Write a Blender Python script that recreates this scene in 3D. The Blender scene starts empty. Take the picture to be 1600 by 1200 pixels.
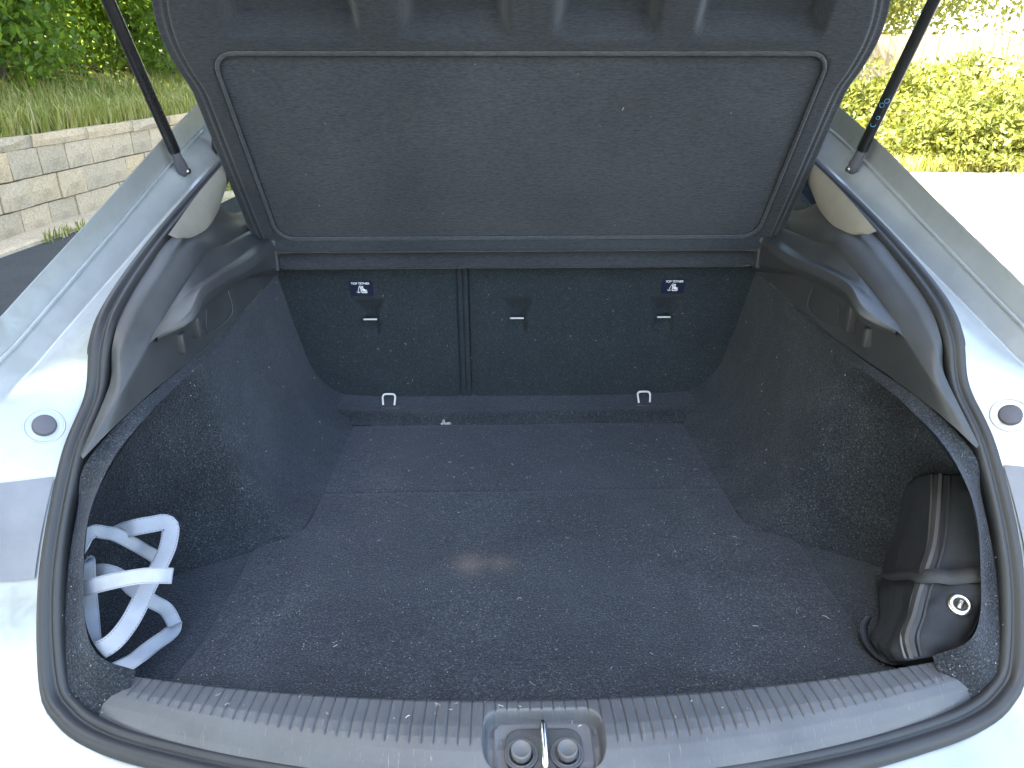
import bpy, math, random
import numpy as np
from mathutils import Vector, Matrix
R = math.radians
sc = bpy.context.scene
col = sc.collection

# ------------------------------------------------------------------ camera
cd = bpy.data.cameras.new('camera'); cam = bpy.data.objects.new('camera', cd); col.objects.link(cam)
cd.sensor_width = 36.0; cd.lens = 25.875; cd.clip_start = 0.02; cd.clip_end = 3000
cam.location = (-0.055, 0.0, 1.45)
cam.rotation_euler = (R(90 - 23.5), 0, R(-1.4))
sc.camera = cam
# ------------------------------------------------------------------ sky, sun, exposure
SUN_EL = 50.0
SUN_DIR = Vector((-0.93, -0.37, 0)).normalized() * math.cos(R(SUN_EL)) + Vector((0, 0, math.sin(R(SUN_EL))))
w = bpy.data.worlds.new('World'); sc.world = w; w.use_nodes = True
nt = w.node_tree; nt.nodes.clear()
sky = nt.nodes.new('ShaderNodeTexSky'); sky.sky_type = 'NISHITA'; sky.sun_disc = False
sky.sun_elevation = R(SUN_EL); sky.sun_rotation = math.atan2(SUN_DIR.x, SUN_DIR.y)
sky.air_density = 1.0; sky.dust_density = 2.5; sky.ozone_density = 0.8
bg = nt.nodes.new('ShaderNodeBackground'); bg.inputs[1].default_value = 0.15
wo = nt.nodes.new('ShaderNodeOutputWorld')
nt.links.new(sky.outputs[0], bg.inputs[0]); nt.links.new(bg.outputs[0], wo.inputs[0])
ld = bpy.data.lights.new('sun', 'SUN'); ld.energy = 5.0; ld.angle = R(0.53); ld.color = (1.0, 0.95, 0.86)
sun = bpy.data.objects.new('sun', ld); col.objects.link(sun)
sun.rotation_euler = SUN_DIR.to_track_quat('Z', 'Y').to_euler(); sun.location = (-8, -3, 12)
vs = sc.view_settings
vs.view_transform = 'Standard'; vs.look = 'None'; vs.gamma = 1.0; vs.use_curve_mapping = False
vs.exposure = 3.3
vs.use_white_balance = True; vs.white_balance_temperature = 7300; vs.white_balance_tint = 6

rng = np.random.default_rng(7); random.seed(7)

# ------------------------------------------------------------------ materials
def mat(name, base=(.5, .5, .5), rough=.6, metal=0.0, spec=.5):
    m = bpy.data.materials.new(name); m.use_nodes = True
    b = m.node_tree.nodes['Principled BSDF']
    b.inputs['Base Color'].default_value = (*base, 1); b.inputs['Roughness'].default_value = rough
    b.inputs['Metallic'].default_value = metal; b.inputs['Specular IOR Level'].default_value = spec
    return m, m.node_tree, b
def N(nt, t, **k):
    n = nt.nodes.new(t)
    for a, v in k.items():
        if a in ('inp',):
            for kk, vv in v.items(): n.inputs[kk].default_value = vv
        else: setattr(n, a, v)
    return n
def noise(nt, scale, detail=4, rough=.55, dist=0.0, vec=None, stretch=None):
    tc = N(nt, 'ShaderNodeTexCoord')
    src = tc.outputs['Object']
    if stretch:
        mp = N(nt, 'ShaderNodeMapping'); mp.inputs['Scale'].default_value = stretch
        nt.links.new(src, mp.inputs[0]); src = mp.outputs[0]
    n = N(nt, 'ShaderNodeTexNoise'); n.inputs['Scale'].default_value = scale
    n.inputs['Detail'].default_value = detail; n.inputs['Roughness'].default_value = rough
    n.inputs['Distortion'].default_value = dist
    nt.links.new(vec or src, n.inputs['Vector'])
    return n.outputs['Fac']
def ramp(nt, fac, stops):
    r = N(nt, 'ShaderNodeValToRGB'); e = r.color_ramp.elements
    while len(e) < len(stops): e.new(.5)
    for q, (p, c) in zip(e, stops): q.position = p; q.color = (*c, 1) if len(c) == 3 else c
    nt.links.new(fac, r.inputs[0]); return r.outputs[0]
def mix(nt, fac, a, b, mode='MIX'):
    m = N(nt, 'ShaderNodeMix', data_type='RGBA', blend_type=mode)
    for sock, v in ((0, fac), (6, a), (7, b)):
        if hasattr(v, 'is_linked'): nt.links.new(v, m.inputs[sock])
        else: m.inputs[sock].default_value = v if sock == 0 else (*v, 1)
    return m.outputs[2]
def bump(nt, b, h, strength=.3, dist=.002, prev=None):
    n = N(nt, 'ShaderNodeBump'); n.inputs['Strength'].default_value = strength; n.inputs['Distance'].default_value = dist
    nt.links.new(h, n.inputs['Height'])
    if prev: nt.links.new(prev, n.inputs['Normal'])
    nt.links.new(n.outputs[0], b.inputs['Normal']); return n.outputs[0]
def math_n(nt, op, a, b=None, clamp=False):
    n = N(nt, 'ShaderNodeMath', operation=op, use_clamp=clamp)
    for i, v in enumerate((a, b)):
        if v is None: continue
        if hasattr(v, 'is_linked'): nt.links.new(v, n.inputs[i])
        else: n.inputs[i].default_value = v
    return n.outputs[0]

M = {}
def carpet(name, dark, light, scale=420, stain=False, sheen=.25, mott=1.0):
    m, nt, b = mat(name, dark, .95, 0, .15)
    fine = noise(nt, scale, 3, .7); big = noise(nt, 6.5, 7, .68, .6); mid = noise(nt, 45, 3, .6)
    c = ramp(nt, fine, [(.36, dark), (.60, light), (.70, tuple(min(1, 3.2 * q) for q in light))])
    c2 = ramp(nt, big, [(.28, (1 - .38 * mott, 1 - .38 * mott, 1 - .36 * mott)), (.5, (1, 1, 1)), (.74, (1 + .6 * mott, 1 + .58 * mott, 1 + .54 * mott))])
    c = mix(nt, 1.0, c, c2, 'MULTIPLY')
    # sparse pale fibres caught in the pile
    sp = noise(nt, 900, 1, .5); s2 = ramp(nt, sp, [(.70, (0, 0, 0)), (.75, (1, 1, 1))])
    c = mix(nt, math_n(nt, 'MULTIPLY', s2, .30), c, (.34, .34, .35))
    if stain:
        tc = N(nt, 'ShaderNodeTexCoord'); sx = N(nt, 'ShaderNodeSeparateXYZ'); nt.links.new(tc.outputs['Object'], sx.inputs[0])
        tot = None
        for (x0, y0, rx, ry, a) in ((-.104, 1.058, .026, .027, .30), (-.050, 1.058, .026, .024, .19), (-.079, 1.06, .024, .02, .16)):
            dx = math_n(nt, 'DIVIDE', math_n(nt, 'SUBTRACT', sx.outputs[0], x0), rx)
            dy = math_n(nt, 'DIVIDE', math_n(nt, 'SUBTRACT', sx.outputs[1], y0), ry)
            d = math_n(nt, 'ADD', math_n(nt, 'MULTIPLY', dx, dx), math_n(nt, 'MULTIPLY', dy, dy))
            g = math_n(nt, 'MULTIPLY', math_n(nt, 'POWER', 2.718, math_n(nt, 'MULTIPLY', d, -1.0)), a)
            tot = g if tot is None else math_n(nt, 'MAXIMUM', tot, g)
        tot = math_n(nt, 'MULTIPLY', tot, math_n(nt, 'ADD', mid, .45))
        c = mix(nt, tot, c, (.30, .22, .17))
    nt.links.new(c, b.inputs['Base Color'])
    b.inputs['Sheen Weight'].default_value = sheen; b.inputs['Sheen Roughness'].default_value = .5
    b.inputs['Sheen Tint'].default_value = (.75, .82, 1, 1)
    p = bump(nt, b, fine, .9, .003); bump(nt, b, mid, .35, .004, p)
    M[name] = m
carpet('floor_carpet', (.008, .010, .013), (.036, .041, .049), 330, stain=True, sheen=.22, mott=.8)
carpet('side_carpet', (.008, .010, .013), (.033, .038, .046), 360, sheen=.18)
carpet('seat_cloth', (.013, .019, .024), (.033, .042, .050), 480, sheen=.08, mott=.3)

def felt(name, a, bb):
    m, nt, b = mat(name, a, .9, 0, .2)
    f1 = noise(nt, 260, 4, .7, .4, stretch=(.35, 1.4, 1.4)); f2 = noise(nt, 700, 2, .6); big = noise(nt, 3.2, 4, .6)
    c = ramp(nt, f1, [(.3, a), (.7, bb)])
    c = mix(nt, 1, c, ramp(nt, big, [(.3, (.8, .8, .82)), (.7, (1.25, 1.22, 1.2))]), 'MULTIPLY')
    nt.links.new(c, b.inputs['Base Color'])
    b.inputs['Sheen Weight'].default_value = .25; b.inputs['Sheen Roughness'].default_value = .45
    p = bump(nt, b, f1, .7, .0025); bump(nt, b, f2, .4, .001, p)
    M[name] = m
felt('shelf_felt', (.022, .026, .032), (.054, .061, .073))
felt('shelf_border', (.017, .020, .025), (.041, .046, .055))
felt('piping_cloth', (.030, .034, .041), (.066, .074, .086))

def plastic(name, base, rough, gs=900, gstr=.35, wear=0.0):
    m, nt, b = mat(name, base, rough, 0, .5)
    g = noise(nt, gs, 2, .5); big = noise(nt, 9, 5, .65)
    c = mix(nt, 1, base, ramp(nt, big, [(.3, (.82, .82, .83)), (.7, (1.2, 1.2, 1.19))]), 'MULTIPLY')
    if wear:
        sc1 = noise(nt, 60, 5, .75, .5, stretch=(7, .7, .7)); k = ramp(nt, sc1, [(.60, (0, 0, 0)), (.72, (1, 1, 1))])
        c = mix(nt, math_n(nt, 'MULTIPLY', k, wear), c, (.30, .30, .30))
    nt.links.new(c, b.inputs['Base Color'])
    rr = ramp(nt, big, [(.3, (rough - .07,) * 3), (.7, (rough + .1,) * 3)]); nt.links.new(rr, b.inputs['Roughness'])
    bump(nt, b, g, gstr, .0008); M[name] = m
plastic('trim_plastic', (.052, .055, .061), .42)
plastic('scuff_plastic', (.085, .089, .100), .42, 700, .4, wear=.55)
plastic('rubber', (.028, .030, .034), .5, 300, .12)
plastic('strut_black', (.014, .014, .015), .30, 200, .05)
plastic('patch_grey', (.17, .18, .21), .55, 300, .1)
plastic('beige_trim', (.27, .255, .23), .6, 600, .2)
plastic('plug_grey', (.075, .075, .095), .55, 300, .1)
plastic('latch_grey', (.115, .118, .128), .5, 500, .15)
plastic('headlining', (.42, .41, .39), .9, 500, .2)

m, nt, b = mat('silver_paint', (.42, .45, .47), .42, .45, .5)
g = noise(nt, 1400, 1, .5); big = noise(nt, 6, 5, .65); dirt = noise(nt, 30, 6, .7, .6)
c = mix(nt, 1, (.42, .45, .47), ramp(nt, big, [(.3, (.88, .88, .88)), (.7, (1.1, 1.1, 1.1))]), 'MULTIPLY')
c = mix(nt, math_n(nt, 'MULTIPLY', ramp(nt, dirt, [(.58, (0, 0, 0)), (.74, (1, 1, 1))]), .28), c, (.22, .20, .17))
nt.links.new(c, b.inputs['Base Color']); b.inputs['Coat Weight'].default_value = .25; b.inputs['Coat Roughness'].default_value = .12
rr = ramp(nt, dirt, [(.4, (.30,) * 3), (.7, (.52,) * 3)]); nt.links.new(rr, b.inputs['Roughness'])
bump(nt, b, g, .06, .0005); M['paint'] = m
m, nt, b = mat('steel', (.62, .62, .62), .28, 1.0); d = noise(nt, 60, 5, .7)
nt.links.new(ramp(nt, d, [(.4, (.66, .66, .66)), (.62, (.28, .27, .26))]), b.inputs['Base Color']); M['steel'] = m
m, nt, b = mat('striker_steel', (.8, .8, .8), .2, 1.0); d = noise(nt, 120, 5, .7)
nt.links.new(ramp(nt, d, [(.45, (.85, .85, .85)), (.66, (.35, .33, .30))]), b.inputs['Base Color']); M['striker'] = m
m, nt, b = mat('galvanised', (.62, .63, .64), .45, .2); bump(nt, b, noise(nt, 300, 2), .1, .0005); M['loop_metal'] = m
m, nt, b = mat('bright_ring', (.75, .74, .70), .3, 1.0); bump(nt, b, noise(nt, 300, 2), .1, .0005); M['ring'] = m
def cloth(name, base, scale, rough=.85, wr=.3):
    m, nt, b = mat(name, base, rough, 0, .25)
    tc = N(nt, 'ShaderNodeTexCoord'); wv = N(nt, 'ShaderNodeTexWave'); wv.inputs['Scale'].default_value = scale; wv.bands_direction = 'DIAGONAL'
    wv.inputs['Distortion'].default_value = .6
    nt.links.new(tc.outputs['Object'], wv.inputs['Vector']); big = noise(nt, 14, 4, .6)
    c = mix(nt, 1, base, ramp(nt, big, [(.3, (.85, .85, .86)), (.7, (1.12, 1.12, 1.12))]), 'MULTIPLY')
    nt.links.new(c, b.inputs['Base Color'])
    p = bump(nt, b, wv.outputs['Fac'], .25, .0006); bump(nt, b, noise(nt, 35, 4, .6), wr, .004, p); M[name] = m
cloth('strap_cloth', (.34, .365, .42), 900, wr=.35)
cloth('bag_cloth', (.032, .036, .045), 520, .95, .5)
cloth('bag_web', (.046, .049, .056), 700, .6, .2)
m, nt, b = mat('label_navy', (.008, .012, .035), .4); bump(nt, b, noise(nt, 200, 2), .05, .0003); M['navy'] = m
m, nt, b = mat('label_white', (.8, .8, .8), .6); bump(nt, b, noise(nt, 200, 2), .05, .0003); M['white'] = m
m, nt, b = mat('print_blue', (.10, .36, .55), .5); bump(nt, b, noise(nt, 200, 2), .05, .0003); M['blue'] = m
m, nt, b = mat('lint', (.42, .42, .40), .9); nt.links.new(ramp(nt, noise(nt, 30, 2), [(.35, (.14, .14, .14)), (.65, (.44, .42, .36))]), b.inputs['Base Color']); M['lint'] = m
m, nt, b = mat('tissue', (.5, .5, .47), .9); nt.links.new(ramp(nt, noise(nt, 160, 4), [(.35, (.18, .18, .17)), (.65, (.6, .6, .56))]), b.inputs['Base Color']); M['tissue'] = m
m, nt, b = mat('window_glass', (.75, .92, .86), .02); b.inputs['Transmission Weight'].default_value = 1.0; b.inputs['IOR'].default_value = 1.1
nt.links.new(ramp(nt, noise(nt, 20, 3), [(.3, (.72, .90, .84)), (.7, (.78, .93, .88))]), b.inputs['Base Color']); M['glass'] = m

# ------------------------------------------------------------------ helpers
def tag(o, label=None, cat=None, group=None, kind=None):
    if label: o['label'] = label
    if cat: o['category'] = cat
    if group: o['group'] = group
    if kind: o['kind'] = kind
    return o
def thing(name, loc, label, cat, group=None):
    o = bpy.data.objects.new(name, None); o.empty_display_size = .05; col.objects.link(o); o.location = loc
    return tag(o, label, cat, group)
def link(name, me, parent=None, smooth=True):
    o = bpy.data.objects.new(name, me); col.objects.link(o)
    if smooth: me.polygons.foreach_set('use_smooth', [True] * len(me.polygons))
    if parent is not None:
        o.parent = parent
        if parent.parent is None and parent.type == 'EMPTY': o.location = -parent.location
    return o
def mesh(name, verts, faces, m, parent=None, smooth=True, uvs=None):
    me = bpy.data.meshes.new(name); me.from_pydata([tuple(map(float, v)) for v in verts], [], faces)
    me.materials.append(m); me.update()
    return link(name, me, parent, smooth)
def catmull(pts, u):
    pts = np.asarray(pts, float); n = len(pts); u = np.atleast_1d(u)
    i = np.clip(np.floor(u).astype(int), 0, n - 2); t = (u - i)[:, None]
    ext = np.vstack([2 * pts[0] - pts[1], pts, 2 * pts[-1] - pts[-2]])
    a, b_, c_, d = ext[i], ext[i + 1], ext[i + 2], ext[i + 3]
    return .5 * ((2 * b_) + (-a + c_) * t + (2 * a - 5 * b_ + 4 * c_ - d) * t ** 2 + (-a + 3 * b_ - 3 * c_ + d) * t ** 3)
def resample(pts, n):
    k = len(pts); f = catmull(pts, np.linspace(0, k - 1, max(200, n * 4)))
    s = np.r_[0, np.cumsum(np.linalg.norm(np.diff(f, axis=0), axis=1))]
    q = np.linspace(0, s[-1], n)
    return np.stack([np.interp(q, s, f[:, j]) for j in range(3)], 1)
def surf(curves, uu, vv, linear_v=False):
    """curves[j][i]: j across, i along -> grid (len(uu), len(vv), 3)"""
    C = [catmull(c, uu) for c in curves]; C = np.stack(C, 0)           # (J, nu, 3)
    J = len(curves); out = np.zeros((len(uu), len(vv), 3))
    for a in range(len(uu)):
        if linear_v:
            for k in range(3): out[a, :, k] = np.interp(vv, np.arange(J), C[:, a, k])
        else: out[a] = catmull(C[:, a], vv)
    return out
def grid_faces(nu, nv, flip=False, off=0, closed=False):
    f = []
    for i in range(nu - 1):
        for j in range(nv if closed else nv - 1):
            j2 = (j + 1) % nv
            q = (off + i * nv + j, off + i * nv + j2, off + (i + 1) * nv + j2, off + (i + 1) * nv + j)
            f.append(q[::-1] if flip else q)
    return f
def grid_obj(name, G, m, parent=None, flip=False, solid=0.0, smooth=True):
    nu, nv, _ = G.shape
    o = mesh(name, G.reshape(-1, 3), grid_faces(nu, nv, flip), m, parent, smooth)
    if solid:
        s = o.modifiers.new('thickness', 'SOLIDIFY'); s.thickness = abs(solid); s.offset = -1 if solid > 0 else 1
    return o
def mirx(G, s):
    G = np.array(G, float).copy(); G[..., 0] *= s; return G
def frames(path, up):
    T = np.gradient(path, axis=0); T /= np.linalg.norm(T, axis=1)[:, None]
    U = np.array(up, float)
    if U.ndim == 1: U = np.repeat(U[None], len(path), 0)
    Nn = U - (U * T).sum(1)[:, None] * T; Nn /= np.linalg.norm(Nn, axis=1)[:, None]
    return T, Nn, np.cross(T, Nn)
def sweep(name, path, prof, m, parent=None, up=(0, 0, 1), scale=None, cap=True, smooth=True, closed_path=False):
    path = np.asarray(path, float); prof = np.asarray(prof, float)
    T, Nn, B = frames(path, up); k = len(prof)
    if scale is None: scale = np.ones(len(path))
    V = path[:, None, :] + (prof[None, :, 0, None] * B[:, None, :] + prof[None, :, 1, None] * Nn[:, None, :]) * np.asarray(scale)[:, None, None]
    f = grid_faces(len(path), k, False, 0, True)
    if closed_path:
        L = (len(path) - 1) * k
        f += [(L + j, L + (j + 1) % k, (j + 1) % k, j) for j in range(k)]
    elif cap: f += [tuple(range(k))[::-1], tuple((len(path) - 1) * k + j for j in range(k))]
    return mesh(name, V.reshape(-1, 3), f, m, parent, smooth)
def circ(r, n=10): return [(r * math.cos(2 * math.pi * i / n), r * math.sin(2 * math.pi * i / n)) for i in range(n)]
def tube(name, pts, r, m, parent=None, n=60, k=10, up=(.12, .2, 1), scale=None, raw=False):
    return sweep(name, np.asarray(pts, float) if raw else resample(pts, n), circ(r, k), m, parent, up, scale)
def lathe(name, prof, centre, axis, m, parent=None, k=28):
    """prof: (radius, height) along axis"""
    A = Vector(axis).normalized(); X = A.orthogonal().normalized(); Y = A.cross(X); c = Vector(centre)
    V = []
    for r, h in prof:
        for i in range(k):
            a = 2 * math.pi * i / k; V.append(c + A * h + (X * math.cos(a) + Y * math.sin(a)) * r)
    f = grid_faces(len(prof), k, False, 0, True) + [tuple(range(k))[::-1], tuple((len(prof) - 1) * k + i for i in range(k))]
    o = mesh(name, V, f, m, parent); 
    return o
def rbox(name, lo, hi, m, parent=None, bev=.002, smooth=True):
    x0, y0, z0 = lo; x1, y1, z1 = hi
    V = [(x0, y0, z0), (x1, y0, z0), (x1, y1, z0), (x0, y1, z0), (x0, y0, z1), (x1, y0, z1), (x1, y1, z1), (x0, y1, z1)]
    F = [(0, 3, 2, 1), (4, 5, 6, 7), (0, 1, 5, 4), (1, 2, 6, 5), (2, 3, 7, 6), (3, 0, 4, 7)]
    o = mesh(name, V, F, m, parent, smooth)
    if bev:
        bm = o.modifiers.new('bevel', 'BEVEL'); bm.width = bev; bm.segments = 2
    return o
def sm(a, b, x):
    t = np.clip((x - a) / (b - a), 0, 1); return t * t * (3 - 2 * t)

# ================================================================== GROUND AND STREET
m, nt, b = mat('asphalt', (.05, .05, .05), .9, 0, .3)
n1 = noise(nt, 160, 4, .7); n2 = noise(nt, .7, 5, .6)
c = ramp(nt, n1, [(.3, (.030, .030, .032)), (.62, (.075, .075, .075)), (.75, (.2, .2, .19))])
nt.links.new(mix(nt, 1, c, ramp(nt, n2, [(.3, (.75, .75, .75)), (.7, (1.3, 1.28, 1.25))]), 'MULTIPLY'), b.inputs['Base Color'])
bump(nt, b, n1, .8, .01); M['asphalt'] = m
m, nt, b = mat('pale_gravel', (.4, .38, .34), .95, 0, .2)
n1 = noise(nt, 60, 5, .75); n2 = noise(nt, .5, 4, .6)
c = ramp(nt, n1, [(.3, (.26, .24, .21)), (.6, (.44, .42, .38)), (.8, (.6, .58, .54))])
nt.links.new(mix(nt, 1, c, ramp(nt, n2, [(.3, (.85, .85, .83)), (.7, (1.1, 1.1, 1.1))]), 'MULTIPLY'), b.inputs['Base Color'])
bump(nt, b, n1, .8, .02); M['gravel'] = m
m, nt, b = mat('soil', (.09, .07, .045), .95, 0, .2)
n1 = noise(nt, 14, 6, .7)
nt.links.new(ramp(nt, n1, [(.3, (.05, .045, .02)), (.6, (.10, .11, .035)), (.8, (.16, .15, .07))]), b.inputs['Base Color']); bump(nt, b, n1, .8, .05); M['soil'] = m
m, nt, b = mat('concrete_block', (.36, .34, .31), .92, 0, .3)
oi = N(nt, 'ShaderNodeObjectInfo'); n1 = noise(nt, 55, 6, .75); n2 = noise(nt, 3.5, 5, .65, .5)
c = ramp(nt, n1, [(.28, (.26, .225, .18)), (.5, (.48, .42, .345)), (.75, (.62, .56, .47))])
c = mix(nt, 1, c, ramp(nt, oi.outputs['Random'], [(0, (.92, .82, .70)), (.35, (1.06, .93, .78)), (.7, (1.12, .97, .80)), (1, (1.18, .97, .72))]), 'MULTIPLY')
c = mix(nt, math_n(nt, 'MULTIPLY', ramp(nt, n2, [(.48, (0, 0, 0)), (.72, (1, 1, 1))]), .55), c, (.20, .18, .15))
nt.links.new(c, b.inputs['Base Color']); bump(nt, b, n1, .8, .012); M['block'] = m
m, nt, b = mat('mortar', (.12, .105, .085), .95); n1 = noise(nt, 40, 5, .7)
nt.links.new(ramp(nt, n1, [(.3, (.06, .05, .04)), (.7, (.17, .15, .12))]), b.inputs['Base Color']); bump(nt, b, n1, .5, .01); M['mortar'] = m
m, nt, b = mat('fence_wood', (.3, .24, .16), .85); n1 = noise(nt, 9, 6, .7, .8, stretch=(4, 4, .35)); oi = N(nt, 'ShaderNodeObjectInfo')
c = ramp(nt, n1, [(.3, (.25, .20, .13)), (.6, (.40, .33, .22)), (.8, (.48, .41, .29))])
nt.links.new(mix(nt, 1, c, ramp(nt, oi.outputs['Random'], [(0, (.75, .75, .78)), (1, (1.15, 1.1, 1.0))]), 'MULTIPLY'), b.inputs['Base Color']); bump(nt, b, n1, .5, .006); M['wood'] = m
m, nt, b = mat('bark', (.09, .07, .05), .95); n1 = noise(nt, 10, 6, .75, 1., stretch=(3, 3, .5))
nt.links.new(ramp(nt, n1, [(.3, (.04, .032, .022)), (.7, (.13, .105, .075))]), b.inputs['Base Color']); bump(nt, b, n1, 1, .03); M['bark'] = m
def leafmat(name, stops, trans=.45, tcol=(.30, .42, .05)):
    m = bpy.data.materials.new(name); m.use_nodes = True; nt = m.node_tree; nt.nodes.clear()
    out = N(nt, 'ShaderNodeOutputMaterial'); at = N(nt, 'ShaderNodeAttribute', attribute_name='shade')
    c = ramp(nt, at.outputs['Fac'], stops)
    p = N(nt, 'ShaderNodeBsdfPrincipled'); p.inputs['Roughness'].default_value = .5; p.inputs['Specular IOR Level'].default_value = .4
    nt.links.new(c, p.inputs['Base Color'])
    t = N(nt, 'ShaderNodeBsdfTranslucent'); nt.links.new(mix(nt, .6, c, tcol), t.inputs[0])
    ms = N(nt, 'ShaderNodeMixShader'); ms.inputs[0].default_value = trans
    nt.links.new(p.outputs[0], ms.inputs[1]); nt.links.new(t.outputs[0], ms.inputs[2]); nt.links.new(ms.outputs[0], out.inputs[0]); M[name] = m
leafmat('leaf_green', [(0, (.045, .095, .015)), (.5, (.075, .15, .02)), (.85, (.13, .22, .028)), (1, (.20, .26, .04))], .55, (.42, .56, .08))
leafmat('leaf_pale', [(0, (.06, .085, .018)), (.45, (.14, .165, .035)), (.85, (.23, .235, .06)), (1, (.26, .19, .06))], .42, (.33, .34, .06))
leafmat('grass_blade', [(0, (.12, .16, .03)), (.5, (.25, .28, .06)), (.75, (.38, .34, .11)), (1, (.52, .44, .22))], .4, (.32, .36, .06))

def ground_sheet(name, pts, z, m, kind='structure'):
    o = mesh(name, [(x, y, z) for x, y in pts], [tuple(range(len(pts)))], m, None, False); return tag(o, kind=kind)
ground_sheet('ground', [(-900, -900), (900, -900), (900, 900), (-900, 900)], 0, M['gravel'])
WD = Vector((math.sin(R(3.9)), math.cos(R(3.9)), 0)); WN = Vector((WD.y, -WD.x, 0))      # wall direction and its face normal (towards the car)
W0 = Vector((-4.337, 6.432, 0))
def wl(s, d, z=0): p = W0 + WD * s + WN * d; return (p.x, p.y, z)
rd = [wl(-40, .30)[:2], wl(60, .30)[:2], (6.0, 66), (3.6, 8), (3.6, -40)]
tag(mesh('road', [(x, y, .004) for x, y in rd], [(4, 3, 2, 1, 0)], M['asphalt'], None, False), kind='structure')
# footing kerb at the wall's foot
kerb_pts = resample([wl(-25, .15), wl(0, .15), wl(40, .15)], 60)
kb = sweep('kerb', kerb_pts + np.array([0, 0, .0]), [(-.17, -.05), (.12, -.05), (.12, .02), (.09, .04), (-.17, .055)], M['block'], None, (0, 0, 1), smooth=False)
tag(kb, 'low weathered concrete kerb along the foot of the block wall', 'kerb')
# retaining wall: core + every block
rw = thing('retaining_wall', W0, 'retaining wall of pale concrete blocks with coping below the grass bank', 'wall')
mesh('wall_core', [wl(-25, -.03, 0), wl(40, -.03, 0), wl(40, -.03, .84), wl(-25, -.03, .84), wl(-25, -.25, 0), wl(40, -.25, 0), wl(40, -.25, .84), wl(-25, -.25, .84)],
     [(0, 1, 2, 3), (5, 4, 7, 6), (3, 2, 6, 7)], M['mortar'], rw, False)
def block_mesh(name, w_, h, d, seed):
    r = np.random.default_rng(seed); V = []; nx, nz = 4, 3
    for k in range(nz):
        for i in range(nx):
            e = (i in (0, nx - 1)) or (k in (0, nz - 1))
            V.append((-w_ / 2 + w_ * i / (nx - 1) + r.normal(0, .002), -d + (.010 if e else 0) + r.normal(0, .0035), -h / 2 + h * k / (nz - 1) + r.normal(0, .002)))
    n = len(V)
    F = [(k * nx + i, k * nx + i + 1, (k + 1) * nx + i + 1, (k + 1) * nx + i) for k in range(nz - 1) for i in range(nx - 1)]
    ring = [i for i in range(nx)] + [k * nx + nx - 1 for k in range(1, nz)] + [(nz - 1) * nx + i for i in range(nx - 2, -1, -1)] + [k * nx for k in range(nz - 2, 0, -1)]
    for i in ring: V.append((V[i][0], .05, V[i][2]))
    L = len(ring)
    for j in range(L): F.append((ring[j], n + j, n + (j + 1) % L, ring[(j + 1) % L]))
    me = bpy.data.meshes.new(name); me.from_pydata(V, [], F); me.materials.append(M['block']); return me
bms = [block_mesh('block', .408, .238, .028 + .004 * k, k) for k in range(6)]
cms = [block_mesh('coping', .88, .105, .05, 20 + k) for k in range(3)]
ang = math.atan2(WD.y, WD.x)
def put(name, me, s, d, z, parent):
    o = bpy.data.objects.new(name, me); col.objects.link(o); o.parent = parent
    p = WD * s + WN * d; o.location = (p.x, p.y, z); o.rotation_euler = (0, 0, ang + random.gauss(0, .004)); return o
for r_ in range(3):
    for k in range(54):
        s = -4.5 + k * .42 + (.21 if r_ % 2 else 0)
        put('block', bms[random.randrange(6)], s, random.gauss(-.002, .003), .126 + r_ * .25, rw)
for k in range(26): put('coping_stone', cms[k % 3], -4.2 + k * .89, 0, .803, rw)
# bank behind the wall
bk = []
uu = np.linspace(-25, 60, 60); vv = np.array([-.04, -.6, -1.4, -2.4, -4, -8, -14, -40])
zz = np.array([.845, .88, .98, 1.15, 1.45, 1.9, 2.3, 3.0])
G = np.array([[wl(s, d, z + (.04 * math.sin(s * 1.7 + d) if d < -.1 else 0)) for d, z in zip(vv, zz)] for s in uu])
o = grid_obj('grass_bank', G, M['soil'], None, True); tag(o, kind='structure')

# ------------------------------------------------------------------ leaf clouds
def cloud(name, C, size, m, parent=None, kind=None, nrm=None, aspect=.5, droop=.3):
    C = np.asarray(C); n = len(C)
    a = rng.normal(size=(n, 3)); a[:, 2] -= droop; a /= np.linalg.norm(a, axis=1)[:, None]           # leaf axis
    q = rng.normal(size=(n, 3)); q[:, 2] += .8; q -= (q * a).sum(1)[:, None] * a; q /= np.linalg.norm(q, axis=1)[:, None]
    s_ = np.cross(a, q); L = size * rng.uniform(.6, 1.25, n)[:, None]; W = L * aspect
    V = np.stack([C - a * L * .5, C + s_ * W * .5 + q * W * .14, C + a * L * .5, C - s_ * W * .5 + q * W * .14], 1).reshape(-1, 3)
    idx = np.arange(n) * 4
    T = np.stack([idx, idx + 1, idx + 2, idx, idx + 2, idx + 3], 1).reshape(-1)
    me = bpy.data.meshes.new(name); me.vertices.add(4 * n); me.vertices.foreach_set('co', V.ravel())
    me.loops.add(6 * n); me.loops.foreach_set('vertex_index', T.astype(np.int32))
    me.polygons.add(2 * n); me.polygons.foreach_set('loop_start', np.arange(0, 6 * n, 3, dtype=np.int32)); me.polygons.foreach_set('loop_total', np.full(2 * n, 3, np.int32))
    at_ = me.attributes.new('shade', 'FLOAT', 'POINT'); at_.data.foreach_set('value', np.repeat(np.clip(rng.beta(2, 2.2, n), 0, 1), 4).astype(np.float32))
    me.materials.append(m); me.update(); me.validate()
    return link(name, me, parent, False)
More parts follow.
